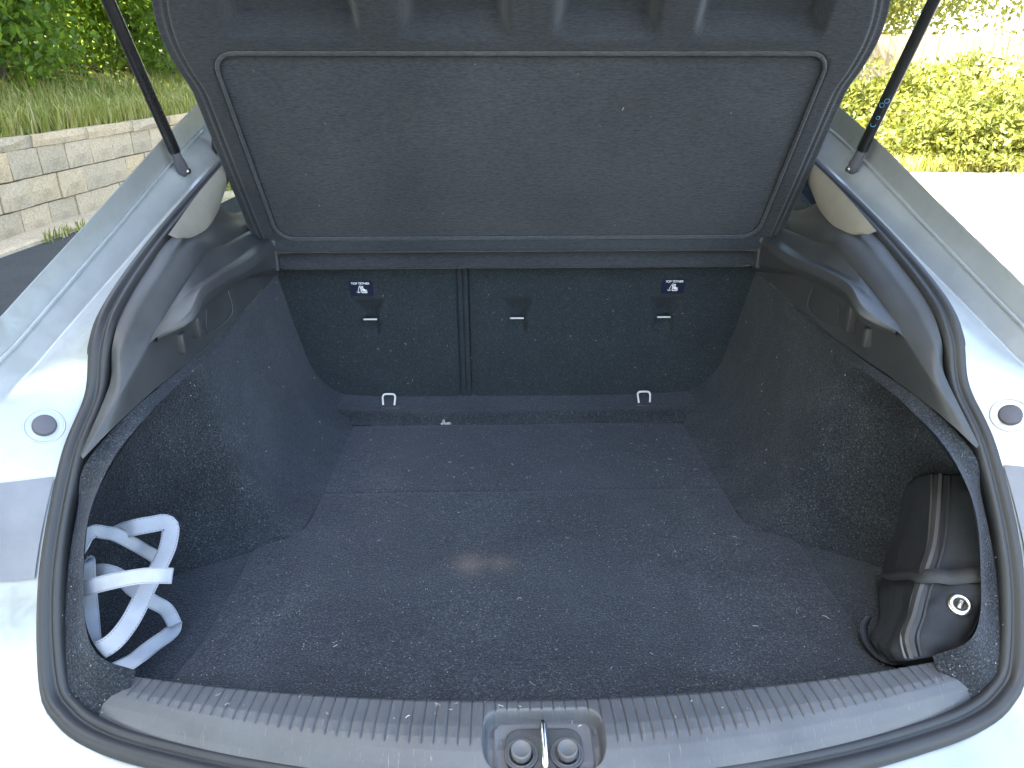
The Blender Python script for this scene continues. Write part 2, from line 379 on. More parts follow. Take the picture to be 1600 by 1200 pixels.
def crown_pts(centre, rad, nclump, per, spread, surface=.6):
    d = rng.normal(size=(nclump, 3)); d /= np.linalg.norm(d, axis=1)[:, None]
    r_ = rng.uniform(surface, 1, nclump) ** .7
    cc = np.array(centre) + d * r_[:, None] * np.array(rad) * (1 + .16 * rng.normal(size=(nclump, 1)))
    p = cc[:, None, :] + rng.normal(size=(nclump, per, 3)) * spread * np.array([1, 1, .6])
    return p.reshape(-1, 3), cc
def limb_mesh(paths):
    V = []; F = []
    for pts, r0, r1 in paths:
        P_ = resample(pts, 12); T, Nn, B = frames(P_, (.3, 1, .15)); k = 7; off = len(V)
        for i in range(12):
            r_ = r0 + (r1 - r0) * i / 11
            for j in range(k):
                a = 2 * math.pi * j / k; V.append(P_[i] + (B[i] * math.cos(a) + Nn[i] * math.sin(a)) * r_)
        F += grid_faces(12, k, False, off, True)
    return V, F
def tree(name, base, h, centre_h, rad, nclump, per, spread, size, leaf, label, cat, group, surface=.5, trunk_r=.14, nlimb=7, zmin=None):
    base = Vector(base); root = thing(name, base, label, cat, group)
    c = (base.x, base.y, base.z + centre_h)
    p, cc = crown_pts(c, rad, nclump, per, spread, surface)
    p = p[p[:, 2] > base.z + (zmin if zmin is not None else .05)]
    cloud('crown', p, size, M[leaf], root)
    paths = [([base, base + Vector((.1, .05, h * .35)), Vector((c[0], c[1], base.z + h * .75))], trunk_r, trunk_r * .35)]
    for k in range(nlimb):
        e = Vector(cc[rng.integers(len(cc))]); s = base + Vector((.05, .02, h * rng.uniform(.1, .5)))
        paths.append(([s, (s + e) / 2 + Vector((0, 0, .15)), e], trunk_r * .4, trunk_r * .08))
    V, F = limb_mesh(paths); mesh('trunk', V, F, M['bark'], root)
    return root
# shrubs and young trees on the bank (in view)
gs = 'leafy shrubs on the bank above the wall'
def shrub(s, d, z, *a, **k): return tree('leafy_shrub', wl(s, d, z), *a, **k)
shrub(-1.6, -2.5, 1.0, 4.2, 2.0, (1.5, 1.5, 2.0), 620, 46, .2, .12, 'leaf_green', 'dense green shrub above the wall at the left edge', 'shrub', gs, surface=.3)
shrub(1.2, -2.6, 1.0, 4.6, 2.2, (1.6, 1.6, 2.2), 680, 46, .2, .12, 'leaf_green', 'dense green shrub behind the left gas strut', 'shrub', gs, surface=.3)
shrub(4.0, -2.5, 1.05, 4.6, 2.2, (1.6, 1.7, 2.2), 620, 46, .2, .13, 'leaf_green', 'green shrub on the bank beside the left edge of the raised shelf', 'shrub', gs, surface=.3)
shrub(7.6, -2.6, 1.1, 4.8, 2.3, (1.8, 2.2, 2.3), 520, 42, .24, .15, 'leaf_green', 'far green shrub on the bank mostly hidden by the raised shelf', 'shrub', gs, surface=.3)
shrub(11.8, -2.9, 1.2, 5.0, 2.4, (2.0, 2.4, 2.5), 420, 40, .26, .17, 'leaf_green', 'farthest green shrub on the bank, behind the raised shelf', 'shrub', gs, surface=.3)
# tall trees behind, which shade the car
gt = 'tall trees behind the bank'
for k, (x, y, lab) in enumerate([(-8.5, -6.5, 'second'), (-8.8, -2.2, 'third'), (-9.3, 2.2, 'last'), (-8.2, -11, 'first')]):
    tree('tall_tree', (x, y, 2.2), 12, 7.2, (3.6, 3.2, 6.2), 700, 26, .5, .42, 'leaf_green',
         'tall broadleaf tree behind the bank, %s of the row from behind the camera onwards' % lab, 'tree', gt, surface=.2, trunk_r=.28)
for (x, y, lab) in [(-12.5, 5.5, 'nearest'), (-13, 10.5, 'second'), (-12.5, 15.5, 'third'), (-11, 21, 'farthest')]:
    tree('bank_tree', (x, y, 1.9), 6, 2.9, (3.2, 3.2, 2.9), 420, 34, .5, .34, 'leaf_green', 'smaller broadleaf tree high on the bank, %s of four behind the shrubs' % lab, 'tree', 'smaller trees high on the bank', surface=.2, trunk_r=.16)
# grass on the bank edge
def blades(name, P_, hgt, m, label, cat):
    n = len(P_); P_ = np.asarray(P_)
    az = rng.uniform(0, 6.283, n); h = hgt * rng.uniform(.45, 1.5, n); lean = rng.uniform(.1, .75, n); wd = rng.uniform(.005, .010, n)
    dx, dy = np.cos(az), np.sin(az); S = np.stack([-dy, dx, 0 * dx], 1) * wd[:, None]
    D = np.stack([dx, dy, 0 * dx], 1)
    mid = P_ + D * (h * lean * .3)[:, None] + np.stack([0 * h, 0 * h, h * .6], 1)
    tip = P_ + D * (h * lean)[:, None] + np.stack([0 * h, 0 * h, h * (1 - .3 * lean)], 1)
    V = np.stack([P_ - S, P_ + S, mid - S * .8, mid + S * .8, tip], 1).reshape(-1, 3); i = np.arange(n) * 5
    T = np.stack([i, i + 1, i + 3, i, i + 3, i + 2, i + 2, i + 3, i + 4], 1).reshape(-1)
    me = bpy.data.meshes.new(name); me.vertices.add(5 * n); me.vertices.foreach_set('co', V.ravel()); me.loops.add(9 * n); me.loops.foreach_set('vertex_index', T.astype(np.int32))
    me.polygons.add(3 * n); me.polygons.foreach_set('loop_start', np.arange(0, 9 * n, 3, dtype=np.int32)); me.polygons.foreach_set('loop_total', np.full(3 * n, 3, np.int32))
    a_ = me.attributes.new('shade', 'FLOAT', 'POINT'); a_.data.foreach_set('value', np.repeat(np.clip(rng.beta(2.4, 1.5, n), 0, 1), 5).astype(np.float32))
    me.materials.append(m); me.update(); o = link(name, me, None, False); return tag(o, label, cat, kind='stuff')
n = 26000
s = rng.uniform(-4, 16, n); d = -.03 - 2.2 * rng.uniform(0, 1, n) ** 1.3
z = np.interp(-d, -vv, zz) - .02
dd = np.array([wl(a, b_) for a, b_ in zip(s, d)]); dd[:, 2] = z
blades('grass', dd, .24, M['grass_blade'], 'long pale green grass on the bank above the block wall', 'grass')
n = 900; s = rng.uniform(-3, 8, n); d = .30 + np.abs(rng.normal(0, .05, n)); dd = np.array([wl(a, b_, .01) for a, b_ in zip(s, d)])
dd = dd[(np.sin(s * 2.3) + np.sin(s * 5.1)) > .5]
blades('weeds', dd, .10, M['grass_blade'], 'sparse weeds at the foot of the kerb', 'weeds')

# ------------------------------------------------------------------ right side: bushes, fence, trees
gb = 'sunlit bushes on the right'
for (x, y, rx, rz, lab) in [(5.6, 14.2, 1.7, .95, 'low sunlit bush beside the right edge of the raised shelf'), (7.6, 13.4, 1.8, .95, 'sunlit yellow-green bush behind the right gas strut'),
                        (9.0, 12.0, 1.5, .9, 'sunlit low bush in front of the fence at the right edge'), (7.2, 11.9, 1.1, .62, 'smallest low sunlit bush at the edge of the pale ground'),
                        (11.2, 13.2, 1.8, 1.0, 'sunlit bush outside the right edge of the fence gap')]:
    tree('low_bush', (x, y, 0), 1.0, rz * .62, (rx, 1.2, rz), 260, 34, .13, .12, 'leaf_pale', lab, 'bush', gb, surface=.45, trunk_r=.03, zmin=.02)
n = 5000; dd = np.stack([rng.uniform(5, 11, n), 10.9 + np.abs(rng.normal(0, .5, n)), np.zeros(n)], 1)
blades('verge_grass', dd, .2, M['grass_blade'], 'dry sunlit grass at the foot of the right-hand bushes', 'grass')
fr = thing('board_fence', (8.5, 16.6, 0), 'tall wooden board fence behind the right-hand bushes', 'fence')
def board(seed):
    r = np.random.default_rng(seed); w_, h, d = .135, 1.98, .02
    V = [(-w_ / 2, 0, 0), (w_ / 2, 0, 0), (w_ / 2, d, 0), (-w_ / 2, d, 0), (-w_ / 2, 0, h + r.normal(0, .01)), (w_ / 2, 0, h + r.normal(0, .01)), (w_ / 2, d, h), (-w_ / 2, d, h)]
    me = bpy.data.meshes.new('board'); me.from_pydata(V, [], [(0, 3, 2, 1), (4, 5, 6, 7), (0, 1, 5, 4), (1, 2, 6, 5), (2, 3, 7, 6), (3, 0, 4, 7)]); me.materials.append(M['wood']); return me
bds = [board(k) for k in range(5)]
for k in range(72):
    o = bpy.data.objects.new('board', bds[k % 5]); col.objects.link(o); o.parent = fr
    o.location = (-2.6 + k * .147, random.gauss(0, .004), random.gauss(.02, .008)); o.rotation_euler = (0, random.gauss(0, .004), random.gauss(0, .02))
for z_ in (.4, 1.6): rbox('rail', (5.8, 16.63, z_), (16.4, 16.68, z_ + .09), M['wood'], fr, 0, False)
for k in range(6): rbox('post', (6.0 + 2 * k, 16.69, 0), (6.1 + 2 * k, 16.79, 1.9), M['wood'], fr, 0, False)
gr = 'trees around the fence'
tree('garden_tree', (9.0, 20.5, 0), 7, 4.2, (3.8, 2.6, 3.0), 620, 36, .30, .17, 'leaf_pale', 'yellow-green tree showing above the left end of the fence', 'tree', gr, surface=.3, trunk_r=.2)
tree('garden_tree', (16.5, 22.0, 0), 8, 4.6, (4.2, 3.0, 3.2), 560, 32, .34, .19, 'leaf_pale', 'yellow-green tree beyond the right end of the fence', 'tree', gr, surface=.3, trunk_r=.2)
tree('garden_tree', (10.7, 12.6, 0), 4.2, 3.35, (1.9, 1.8, 1.55), 240, 34, .26, .15, 'leaf_pale', 'overhanging leafy tree at the top right corner', 'tree', gr, surface=.4, trunk_r=.09, zmin=1.6)
tree('garden_tree', (4.7, 15.3, 0), 5.5, 4.1, (1.5, 1.4, 1.3), 130, 26, .3, .2, 'leaf_pale', 'slender tree behind the raised shelf that dapples the fence', 'tree', gr, surface=.2, trunk_r=.08, zmin=2.6)
tree('garden_tree', (2.5, 26.0, 0), 8, 5, (4.5, 3.0, 4.0), 420, 28, .4, .24, 'leaf_green', 'tree down the road hidden behind the raised shelf', 'tree', gr, surface=.3, trunk_r=.2)

# ================================================================== THE CAR
car = thing('car', (0, 2.0, 0), 'silver liftback car seen from behind with its tailgate and boot open', 'car')
S = [(0, .600, .656), (.195, .614, .656), (.355, .638, .657), (.482, .668, .660), (.560, .690, .668), (.606, .710, .686), (.634, .738, .716), (.651, .813, .824), (.65, .915, .941),
     (.640, .992, 1.006), (.636, 1.03, 1.073), (.635, 1.097, 1.117), (.63, 1.278, 1.177), (.61, 1.545, 1.255), (.58, 1.95, 1.37), (.55, 2.3, 1.44)]
S_OLD = S[:5] + [(.628, .732, .708)] + S[7:]
low = [[(x, y - .014, z - .006) for x, y, z in S_OLD[:5]], [(x * 1.05, y - .07, z - .018) for x, y, z in S_OLD[:5]], [(x * 1.1, y - .115, z - .045) for x, y, z in S_OLD[:5]],
       [(x * 1.16, y - .16, z - .15) for x, y, z in S_OLD[:5]], [(x * 1.16, y - .13, .30) for x, y, z in S_OLD[:5]]]
B1 = low[0] + [(.640, .722, .702), (.662, .803, .818), (.661, .906, .932), (.650, .985, .998), (.646, 1.026, 1.064), (.645, 1.097, 1.110), (.640, 1.278, 1.168), (.622, 1.545, 1.245), (.592, 1.95, 1.36), (.56, 2.3, 1.43)]
B2 = low[1] + [(.69, .695, .700), (.73, .797, .815), (.737, .872, .942), (.7395, .94, 1.017), (.726, 1.02, 1.048), (.712, 1.10, 1.08), (.681, 1.28, 1.150), (.635, 1.55, 1.256), (.602, 1.95, 1.373), (.57, 2.3, 1.44)]
B3 = low[2] + [(.74, .660, .675), (.80, .772, .815), (.79, .865, .958), (.765, .96, 1.05), (.754, 1.03, 1.08), (.738, 1.13, 1.122), (.713, 1.29, 1.19), (.670, 1.56, 1.304), (.635, 1.95, 1.41), (.59, 2.3, 1.47)]
B4 = low[3] + [(.80, .60, .55), (.86, .72, .70), (.84, .87, .93), (.776, .97, 1.092), (.763, 1.03, 1.12), (.748, 1.11, 1.156), (.718, 1.27, 1.227), (.668, 1.54, 1.347), (.655, 1.95, 1.45), (.61, 2.3, 1.51)]
B5 = low[4] + [(.80, .64, .30), (.885, .75, .30), (.90, .88, .66), (.885, 1.0, .96), (.875, 1.07, 1.0), (.865, 1.13, 1.04), (.845, 1.29, 1.07), (.82, 1.56, 1.10), (.81, 1.95, 1.10), (.80, 2.3, 1.10)]
BODY = [B1, B2, B3, B4, B5]
ua = np.linspace(0, 12.25, 150); va = np.unique(np.round(np.r_[np.linspace(0, 4, 29), .9, .95, 1.05, 1.1, 1.9, 1.95, 2.05, 2.1, 2.9, 2.95, 3.05, 3.1], 3))
def body_surf(u_, v_):
    k = sm(6.8, 7.8, u_)[:, None, None]
    return surf(BODY, u_, v_) * (1 - k) + surf(BODY, u_, v_, True) * k
for sgn in (1, -1):
    G = mirx(body_surf(ua, va), sgn)
    o = grid_obj('body_panel', G, M['paint'], car, flip=(sgn < 0))
    # window sill line and roof rail further forward
    G = mirx(surf(BODY[:4], np.linspace(12.25, 14, 20), np.linspace(0, 3, 16)), sgn); grid_obj('roof_rail', G, M['paint'], car, flip=(sgn < 0))
    # side below the windows
    P0 = [(.885, .75, .30), (.90, .88, .66), (.885, 1.0, .96), (.865, 1.13, 1.04), (.82, 1.56, 1.10), (.81, 2.3, 1.10), (.80, 4.5, 1.05)]
    P1 = [(.885, .76, .29), (.915, .92, .62), (.915, 1.1, .85), (.915, 1.2, .88), (.905, 1.56, .90), (.905, 2.3, .9), (.90, 4.5, .88)]
    P2 = [(.88, .80, .28), (.92, .97, .5), (.925, 1.15, .60), (.92, 1.3, .55), (.92, 1.6, .5), (.92, 2.3, .4), (.92, 4.5, .4)]
    P3 = [(.87, .85, .27), (.90, 1.0, .28), (.91, 1.2, .32), (.91, 1.35, .3), (.90, 1.6, .28), (.90, 2.3, .25), (.9, 4.5, .25)]
    grid_obj('quarter_panel', mirx(surf([P0, P1, P2, P3], np.linspace(0, 6, 60), np.linspace(0, 3, 16)), sgn), M['paint'], car, flip=(sgn < 0))
    # plain grey patch lying just proud of the body surface
    g = body_surf(np.linspace(6.05, 6.93, 24), np.linspace(.06, 2.6, 26))
    du = np.gradient(g, axis=0); dv = np.gradient(g, axis=1); nn = np.cross(dv, du); nn /= np.linalg.norm(nn, axis=2)[..., None]
    if nn[12, 12] @ np.array((0, -.7, .7)) < 0: nn = -nn
    o = grid_obj('grey_patch', mirx(g + nn * .004, sgn), M['patch_grey'], car, flip=(sgn < 0), solid=0)
    # rubber plug on the deck
    gg = body_surf(np.linspace(6.9, 8, 40), np.linspace(0, 1.6, 40)); du = np.gradient(gg, axis=0); dv = np.gradient(gg, axis=1)
    tgt = np.array((.683, .935, .99)); q = np.linalg.norm(gg - tgt, axis=2); i, j = np.unravel_index(q.argmin(), q.shape)
    nr = np.cross(dv[i, j], du[i, j]); nr /= np.linalg.norm(nr); nr = nr if nr[2] > 0 else -nr
    pc = gg[i, j].copy(); pc[0] *= sgn; nr[0] *= sgn
    o = lathe('rubber_plug', [(.0001, .006), (.0125, .006), (.0148, .005), (.0153, .002), (.0153, -.004)][::-1], pc, nr, M['plug_grey'], car)
    o['label'] = 'round grey rubber plug'
    lathe('plug_seat', [(.0225, -.004), (.0235, .0012), (.0255, .0016), (.028, -.004)], pc, nr, M['paint'], o)
# seal
sp = resample(S, 190); full = np.vstack([mirx(sp[::-1], -1)[:-1], sp])
Nup = np.repeat(np.array([[0, -.45, .9]]), len(full), 0)
prof = [(-.021, -.026), (-.022, -.002), (-.019, .006), (-.013, .009), (-.008, .006), (-.006, .003), (-.003, .008), (.002, .013), (.009, .0145), (.015, .011), (.0195, .004), (.020, -.026)]
T_, N_, Bn = frames(full, Nup)
so = sweep('rubber_seal', full, prof, M['rubber'], car, Nup, scale=np.interp(full[:, 1], [.6, .70, .80, 1.05, 1.25], [.9, .85, .72, .68, .60]))
# outer thin sealing line on the body
tube('seal_flange', full[40:-40] + N_[40:-40] * -.004 + Bn[40:-40] * .016, .003, M['rubber'], so, raw=True, k=6)

# gutter bead along the rail
for sgn in (1, -1):
    pth = body_surf(np.linspace(8.2, 12.2, 70), np.array([1.9]))[:, 0]; 
    tube('gutter_bead', mirx(pth + np.array([0, 0, .001]), sgn), .0032, M['paint'], car, raw=True, k=8)
# ------------------------------------------------------------------ side trims, lip, carpet walls
T0 = [(.628, .905, .952), (.620, 1.0, 1.018), (.618, 1.03, 1.07), (.623, 1.10, 1.113), (.621, 1.2, 1.148), (.618, 1.28, 1.172), (.606, 1.45, 1.205), (.62, 1.65, 1.15), (.64, 1.95, 1.14)]
T1 = [(.626, .902, .957), (.612, .985, 1.022), (.604, 1.02, 1.062), (.60, 1.10, 1.107), (.597, 1.2, 1.143), (.598, 1.29, 1.165), (.598, 1.45, 1.17), (.61, 1.65, 1.138), (.62, 1.95, 1.135)]
T2 = [(.623, .899, .957), (.602, .955, 1.0), (.588, 1.0, 1.03), (.573, 1.10, 1.082), (.568, 1.2, 1.118), (.572, 1.33, 1.145), (.582, 1.45, 1.128), (.59, 1.65, 1.115), (.59, 1.95, 1.115)]
T3 = [(.62, .896, .955), (.60, .939, .975), (.59, 1.0, .983), (.583, 1.10, .986), (.578, 1.2, .984), (.572, 1.33, .985), (.565, 1.45, .992), (.555, 1.67, 1.008), (.555, 1.95, 1.0)]
# shelf-support ledge
La = [(.578, 1.055, 1.062), (.576, 1.10, 1.083), (.571, 1.2, 1.117), (.574, 1.33, 1.143), (.583, 1.45, 1.127), (.59, 1.65, 1.114)]
Lb = [(.573, 1.06, 1.066), (.562, 1.11, 1.09), (.555, 1.18, 1.108), (.552, 1.30, 1.108), (.555, 1.45, 1.102), (.565, 1.65, 1.10)]
Lc = [(.568, 1.065, 1.07), (.532, 1.105, 1.094), (.530, 1.165, 1.117), (.527, 1.25, 1.117), (.527, 1.44, 1.104), (.545, 1.65, 1.10)]
Ld = [(.568, 1.067, 1.066), (.527, 1.105, 1.083), (.525, 1.168, 1.103), (.522, 1.25, 1.103), (.522, 1.44, 1.088), (.538, 1.65, 1.085)]
Le = [(.570, 1.07, 1.062), (.536, 1.112, 1.070), (.533, 1.172, 1.085), (.533, 1.25, 1.083), (.534, 1.44, 1.066), (.535, 1.65, 1.03)]
Lf = [(.574, 1.075, 1.058), (.572, 1.12, 1.062), (.572, 1.18, 1.072), (.572, 1.25, 1.072), (.569, 1.44, 1.055), (.545, 1.65, 1.01)]
lip = [(.535, .756, .712), (.57, .748, .742), (.59, .763, .767), (.605, .80, .806), (.605, .838, .872), (.60, .863, .908), (.585, .913, .95), (.575, 1.0, .968), (.571, 1.15, .972), (.567, 1.30, .975), (.562, 1.45, .986)]
lou = [(.555, .705, .664), (.598, .716, .680), (.622, .742, .714), (.636, .802, .790), (.640, .846, .840), (.638, .888, .890), (.624, .905, .942), (.593, .985, .980), (.580, 1.15, .982), (.5735, 1.30, .982), (.566, 1.45, .990)]
ST = [[(.548, .752, .705), (.58, .757, .70), (.60, .757, .69), (.61, .757, .675), (.61, .757, .66), (.60, .757, .645)],
      [(.585, .762, .757), (.612, .785, .745), (.635, .79, .72), (.64, .785, .69), (.635, .78, .66), (.625, .775, .645)],
      [(.605, .80, .806), (.632, .83, .782), (.66, .845, .745), (.665, .84, .70), (.66, .825, .665), (.65, .81, .645)],
      [(.60, .863, .908), (.635, .905, .878), (.68, .935, .81), (.69, .925, .73), (.685, .91, .67), (.66, .89, .645)],
      [(.575, 1.0, .968), (.65, 1.02, .935), (.695, 1.03, .86), (.71, 1.0, .75), (.69, 1.0, .67), (.65, 1.0, .645)],
      [(.573, 1.09, .971), (.635, 1.1, .95), (.66, 1.1, .86), (.655, 1.1, .75), (.605, 1.09, .675), (.545, 1.08, .645)],
      [(.572, 1.16, .972), (.592, 1.165, .95), (.592, 1.17, .87), (.575, 1.165, .77), (.52, 1.15, .68), (.455, 1.13, .645)],
      [(.571, 1.23, .974), (.566, 1.23, .94), (.547, 1.23, .85), (.522, 1.22, .76), (.475, 1.20, .68), (.42, 1.17, .645)],
      [(.565, 1.4, .985), (.560, 1.4, .94), (.540, 1.4, .85), (.505, 1.4, .75), (.45, 1.4, .675), (.405, 1.4, .645)],
      [(.557, 1.62, 1.005), (.55, 1.62, .95), (.535, 1.62, .85), (.51, 1.62, .75), (.46, 1.62, .685), (.40, 1.62, .65)],
      [(.556, 1.78, 1.01), (.547, 1.78, .95), (.527, 1.78, .85), (.507, 1.78, .75), (.47, 1.78, .70), (.40, 1.78, .672)]]
STc = [[st[k] for st in ST] for k in range(6)]
trims = {}
for sgn in (1, -1):
    fl = sgn > 0
    TT = [T0, T1, T2, T3]; tu, tv = np.linspace(0, 8, 90), np.unique(np.round(np.r_[np.linspace(0, 3, 28), 1.93, 2.07], 3))
    tr = grid_obj('side_trim', mirx(surf(TT, tu, tv) * .45 + surf(TT, tu, tv, True) * .55, sgn), M['trim_plastic'], car, flip=fl)
    trims[sgn] = tr
    LL = [La, Lb, Lc, Ld, Le, Lf]; lu, lv = np.linspace(0, 5, 60), np.unique(np.round(np.r_[np.linspace(0, 5, 26), .93, 1.07, 1.9, 2.1, 2.9, 3.1, 3.93, 4.07], 3))
    grid_obj('shelf_support', mirx(surf(LL, lu, lv) * .4 + surf(LL, lu, lv, True) * .6, sgn), M['trim_plastic'], tr, flip=fl)
    # end block of the support
    rbox('support_end', tuple(np.minimum((sgn * .530, 1.60, 1.03), (sgn * .57, 1.60, 1.03))), tuple(np.maximum((sgn * .530, 1.66, 1.099), (sgn * .57, 1.66, 1.099))), M['trim_plastic'], tr, .003, False)
    # hook and small rib below the support
    for (yy, x_, zz_, w_, h_) in ((1.155, .566, 1.028, .008, .034), (1.215, .560, 1.043, .012, .05)):
        rbox('hook', (min(sgn * x_, sgn * (x_ + .03)), yy - w_, zz_ - h_ / 2), (max(sgn * x_, sgn * (x_ + .03)), yy + w_, zz_ + h_ / 2), M['trim_plastic'], tr, .003)
    # moulded panel outline on the trim
    q = [(.5705, 1.27, 1.048), (.5715, 1.27, 1.005), (.566, 1.38, 1.005), (.566, 1.38, 1.05)]
    tube('panel_line', mirx(np.array(q), sgn), .0007, M['latch_grey'], tr, n=40, k=5)
    grid_obj('carpet_lip', mirx(surf([lou, [tuple((np.array(a) * .45 + np.array(b_) * .55 + np.array((-.002, .002, -.001)))) for a, b_ in zip(lou, lip)], lip], np.linspace(0, 10, 90), np.linspace(0, 2, 10)), sgn), M['side_carpet'], car, flip=fl)
    grid_obj('carpet_side', mirx(surf(STc, np.linspace(0, 10, 132), np.linspace(0, 5, 50)), sgn), M['side_carpet'], car, flip=fl)
    # pale pillar trim
    bo = resample([(.604, 1.252, 1.186), (.600, 1.42, 1.236), (.588, 1.6, 1.285), (.575, 1.95, 1.375), (.55, 2.3, 1.45)], 40)
    bi = resample([(.596, 1.262, 1.178), (.595, 1.375, 1.160), (.603, 1.49, 1.180), (.606, 1.62, 1.237), (.59, 1.95, 1.33), (.56, 2.3, 1.40)], 40)
    bm_ = (bo + bi) / 2 + np.array((-.007, -.004, .003)) * np.clip(np.arange(40) / 8, 0, 1)[:, None]
    bb_ = bi + np.array((.03, .03, -.01)) * np.clip(np.arange(40) / 5, .15, 1)[:, None]
    G = np.stack([catmull(np.stack([a, m_, c_, d_]), np.linspace(0, 3, 16)) for a, m_, c_, d_ in zip(bo, bm_, bi, bb_)])
    grid_obj('pillar_trim', mirx(G, sgn), M['beige_trim'], car, flip=fl)
    # side glass
    gl = mesh('side_window', mirx(np.array([(.79, 1.62, 1.11), (.79, 3.6, 1.09), (.66, 3.3, 1.44), (.66, 2.0, 1.44), (.70, 1.66, 1.34)]), sgn), [(0, 1, 2, 3, 4)], M['glass'], car, False)
    # rear bump stop beside the shelf hinge
    lathe('bump_stop', [(.013, 0), (.013, .012), (.010, .022), (.008, .03), (.001, .032)], (sgn * .628, 1.62, 1.283), (0, -.3, .95), M['rubber'], car)
# gas struts
for sgn in (1, -1):
    p0 = np.array((sgn * .655, 1.487, 1.259)); d = np.array((sgn * .667, 1.335, 1.545)) - p0; d /= np.linalg.norm(d)
    st = tube('gas_strut', np.array([p0 + d * t for t in np.linspace(.045, .52, 10)]), .0105, M['strut_black'], car, raw=True, k=16)
    tube('piston_rod', np.array([p0 + d * t for t in np.linspace(.52, .99, 6)]), .005, M['steel'], st, raw=True, k=12)
    tube('ball_socket', np.array([p0 + d * t for t in (-.008, .0, .012, .03, .048, .052)]), .0105, M['plug_grey'], st, raw=True, k=14, scale=[.5, 1.05, 1.1, .85, .9, .7])
    lathe('ball_stud', [(.006, -.012), (.006, .02), (.014, .021), (.015, .027), (.012, .03)], p0, (sgn, .15, -.1), M['steel'], st)
    if sgn > 0:   # pale blue print on the right strut
        T = np.array(d); side = np.cross(T, (0, 1, .2)); side /= np.linalg.norm(side); toc = np.array((-.055, 0, 1.45)) - (p0 + d * .15); toc -= (toc @ T) * T; toc /= np.linalg.norm(toc); side = np.cross(T, toc)
        for t, a, r_ in ((.142, -.25, .0042), (.152, .25, .0042), (.118, .1, .0032), (.104, -.2, .005)):
            c0 = p0 + d * t; pts = []
            for k in range(17):
                q = 2 * math.pi * k / 16 if t > .105 else math.pi * (1.0 + k / 16)
                aa = a + r_ / .0107 * math.cos(q)
                pts.append(c0 + T * r_ * math.sin(q) + (toc * math.cos(aa) + side * math.sin(aa)) * .0107)
            tube('printed_mark', np.array(pts), .00045, M['blue'], st, raw=True, k=5, up=tuple(toc))

# ------------------------------------------------------------------ boot floor
floor = mesh('boot_tub', [(-.72, .69, .643), (.72, .69, .643), (.72, 1.80, .643), (-.72, 1.80, .643)], [(0, 1, 2, 3)], M['floor_carpet'], car, False)
half = [(0, .70), (.535, .70), (.525, .78), (.503, .88), (.497, 1.0), (.497, 1.10), (.485, 1.128), (.45, 1.148), (.42, 1.165), (.413, 1.20), (.407, 1.4), (.402, 1.615), (0, 1.615)]
def outline_x(y): return np.interp(y, [p[1] for p in half[1:-1]], [p[0] for p in half[1:-1]])
ys = np.r_[np.linspace(.70, 1.08, 24), np.linspace(1.09, 1.21, 20), np.linspace(1.23, 1.285, 5), [1.29, 1.2925, 1.295, 1.2975, 1.30], np.linspace(1.31, 1.615, 18)]
xs = np.r_[-1, -.994, -.985, -.96, np.linspace(-.92, .92, 41), .96, .985, .994, 1]
G = np.zeros((len(ys), len(xs), 3))
for i, y in enumerate(ys):
    hw = outline_x(y)
    for j, x in enumerate(xs):
        z_ = .6478 - .0022 * (1 if abs(x) == 1 else .35 if abs(x) > .99 else 0) - (.0009 if abs(y - 1.295) < .001 else .0005 if abs(y - 1.295) < .003 else 0)
        z_ += .0012 * math.sin(x * 5 + y * 7) * math.sin(y * 9 - x * 2) - (.006 if i == len(ys) - 1 else 0)
        G[i, j] = (hw * x, y, z_)
grid_obj('boot_floor', G, M['floor_carpet'], car, flip=True)
# raised strip before the seat backs
pr = [(1.600, .644), (1.622, .650), (1.628, .659), (1.636, .664), (1.65, .664), (1.66, .666), (1.70, .668), (1.78, .669)]
G = np.array([[(x, y + .002 * math.sin(x * 9), z + (abs(x) / .5) ** 4 * .016) for y, z in pr] for x in np.linspace(-.52, .52, 60)])
grid_obj('floor_strip', G, M['floor_carpet'], car)
for cx in (-.322, .319):
    lp = tube('tie_down_loop', [(cx - .013, 1.668, .660), (cx - .0145, 1.676, .674), (cx - .0155, 1.684, .686), (cx - .011, 1.687, .691), (cx, 1.687, .692), (cx + .011, 1.687, .691), (cx + .0155, 1.684, .686), (cx + .0145, 1.676, .674), (cx + .013, 1.668, .660)], .0027, M['loop_metal'], car, n=50)
    rbox('slot', (cx - .022, 1.655, .6655), (cx + .028, 1.672, .6685), M['trim_plastic'], lp, .001)
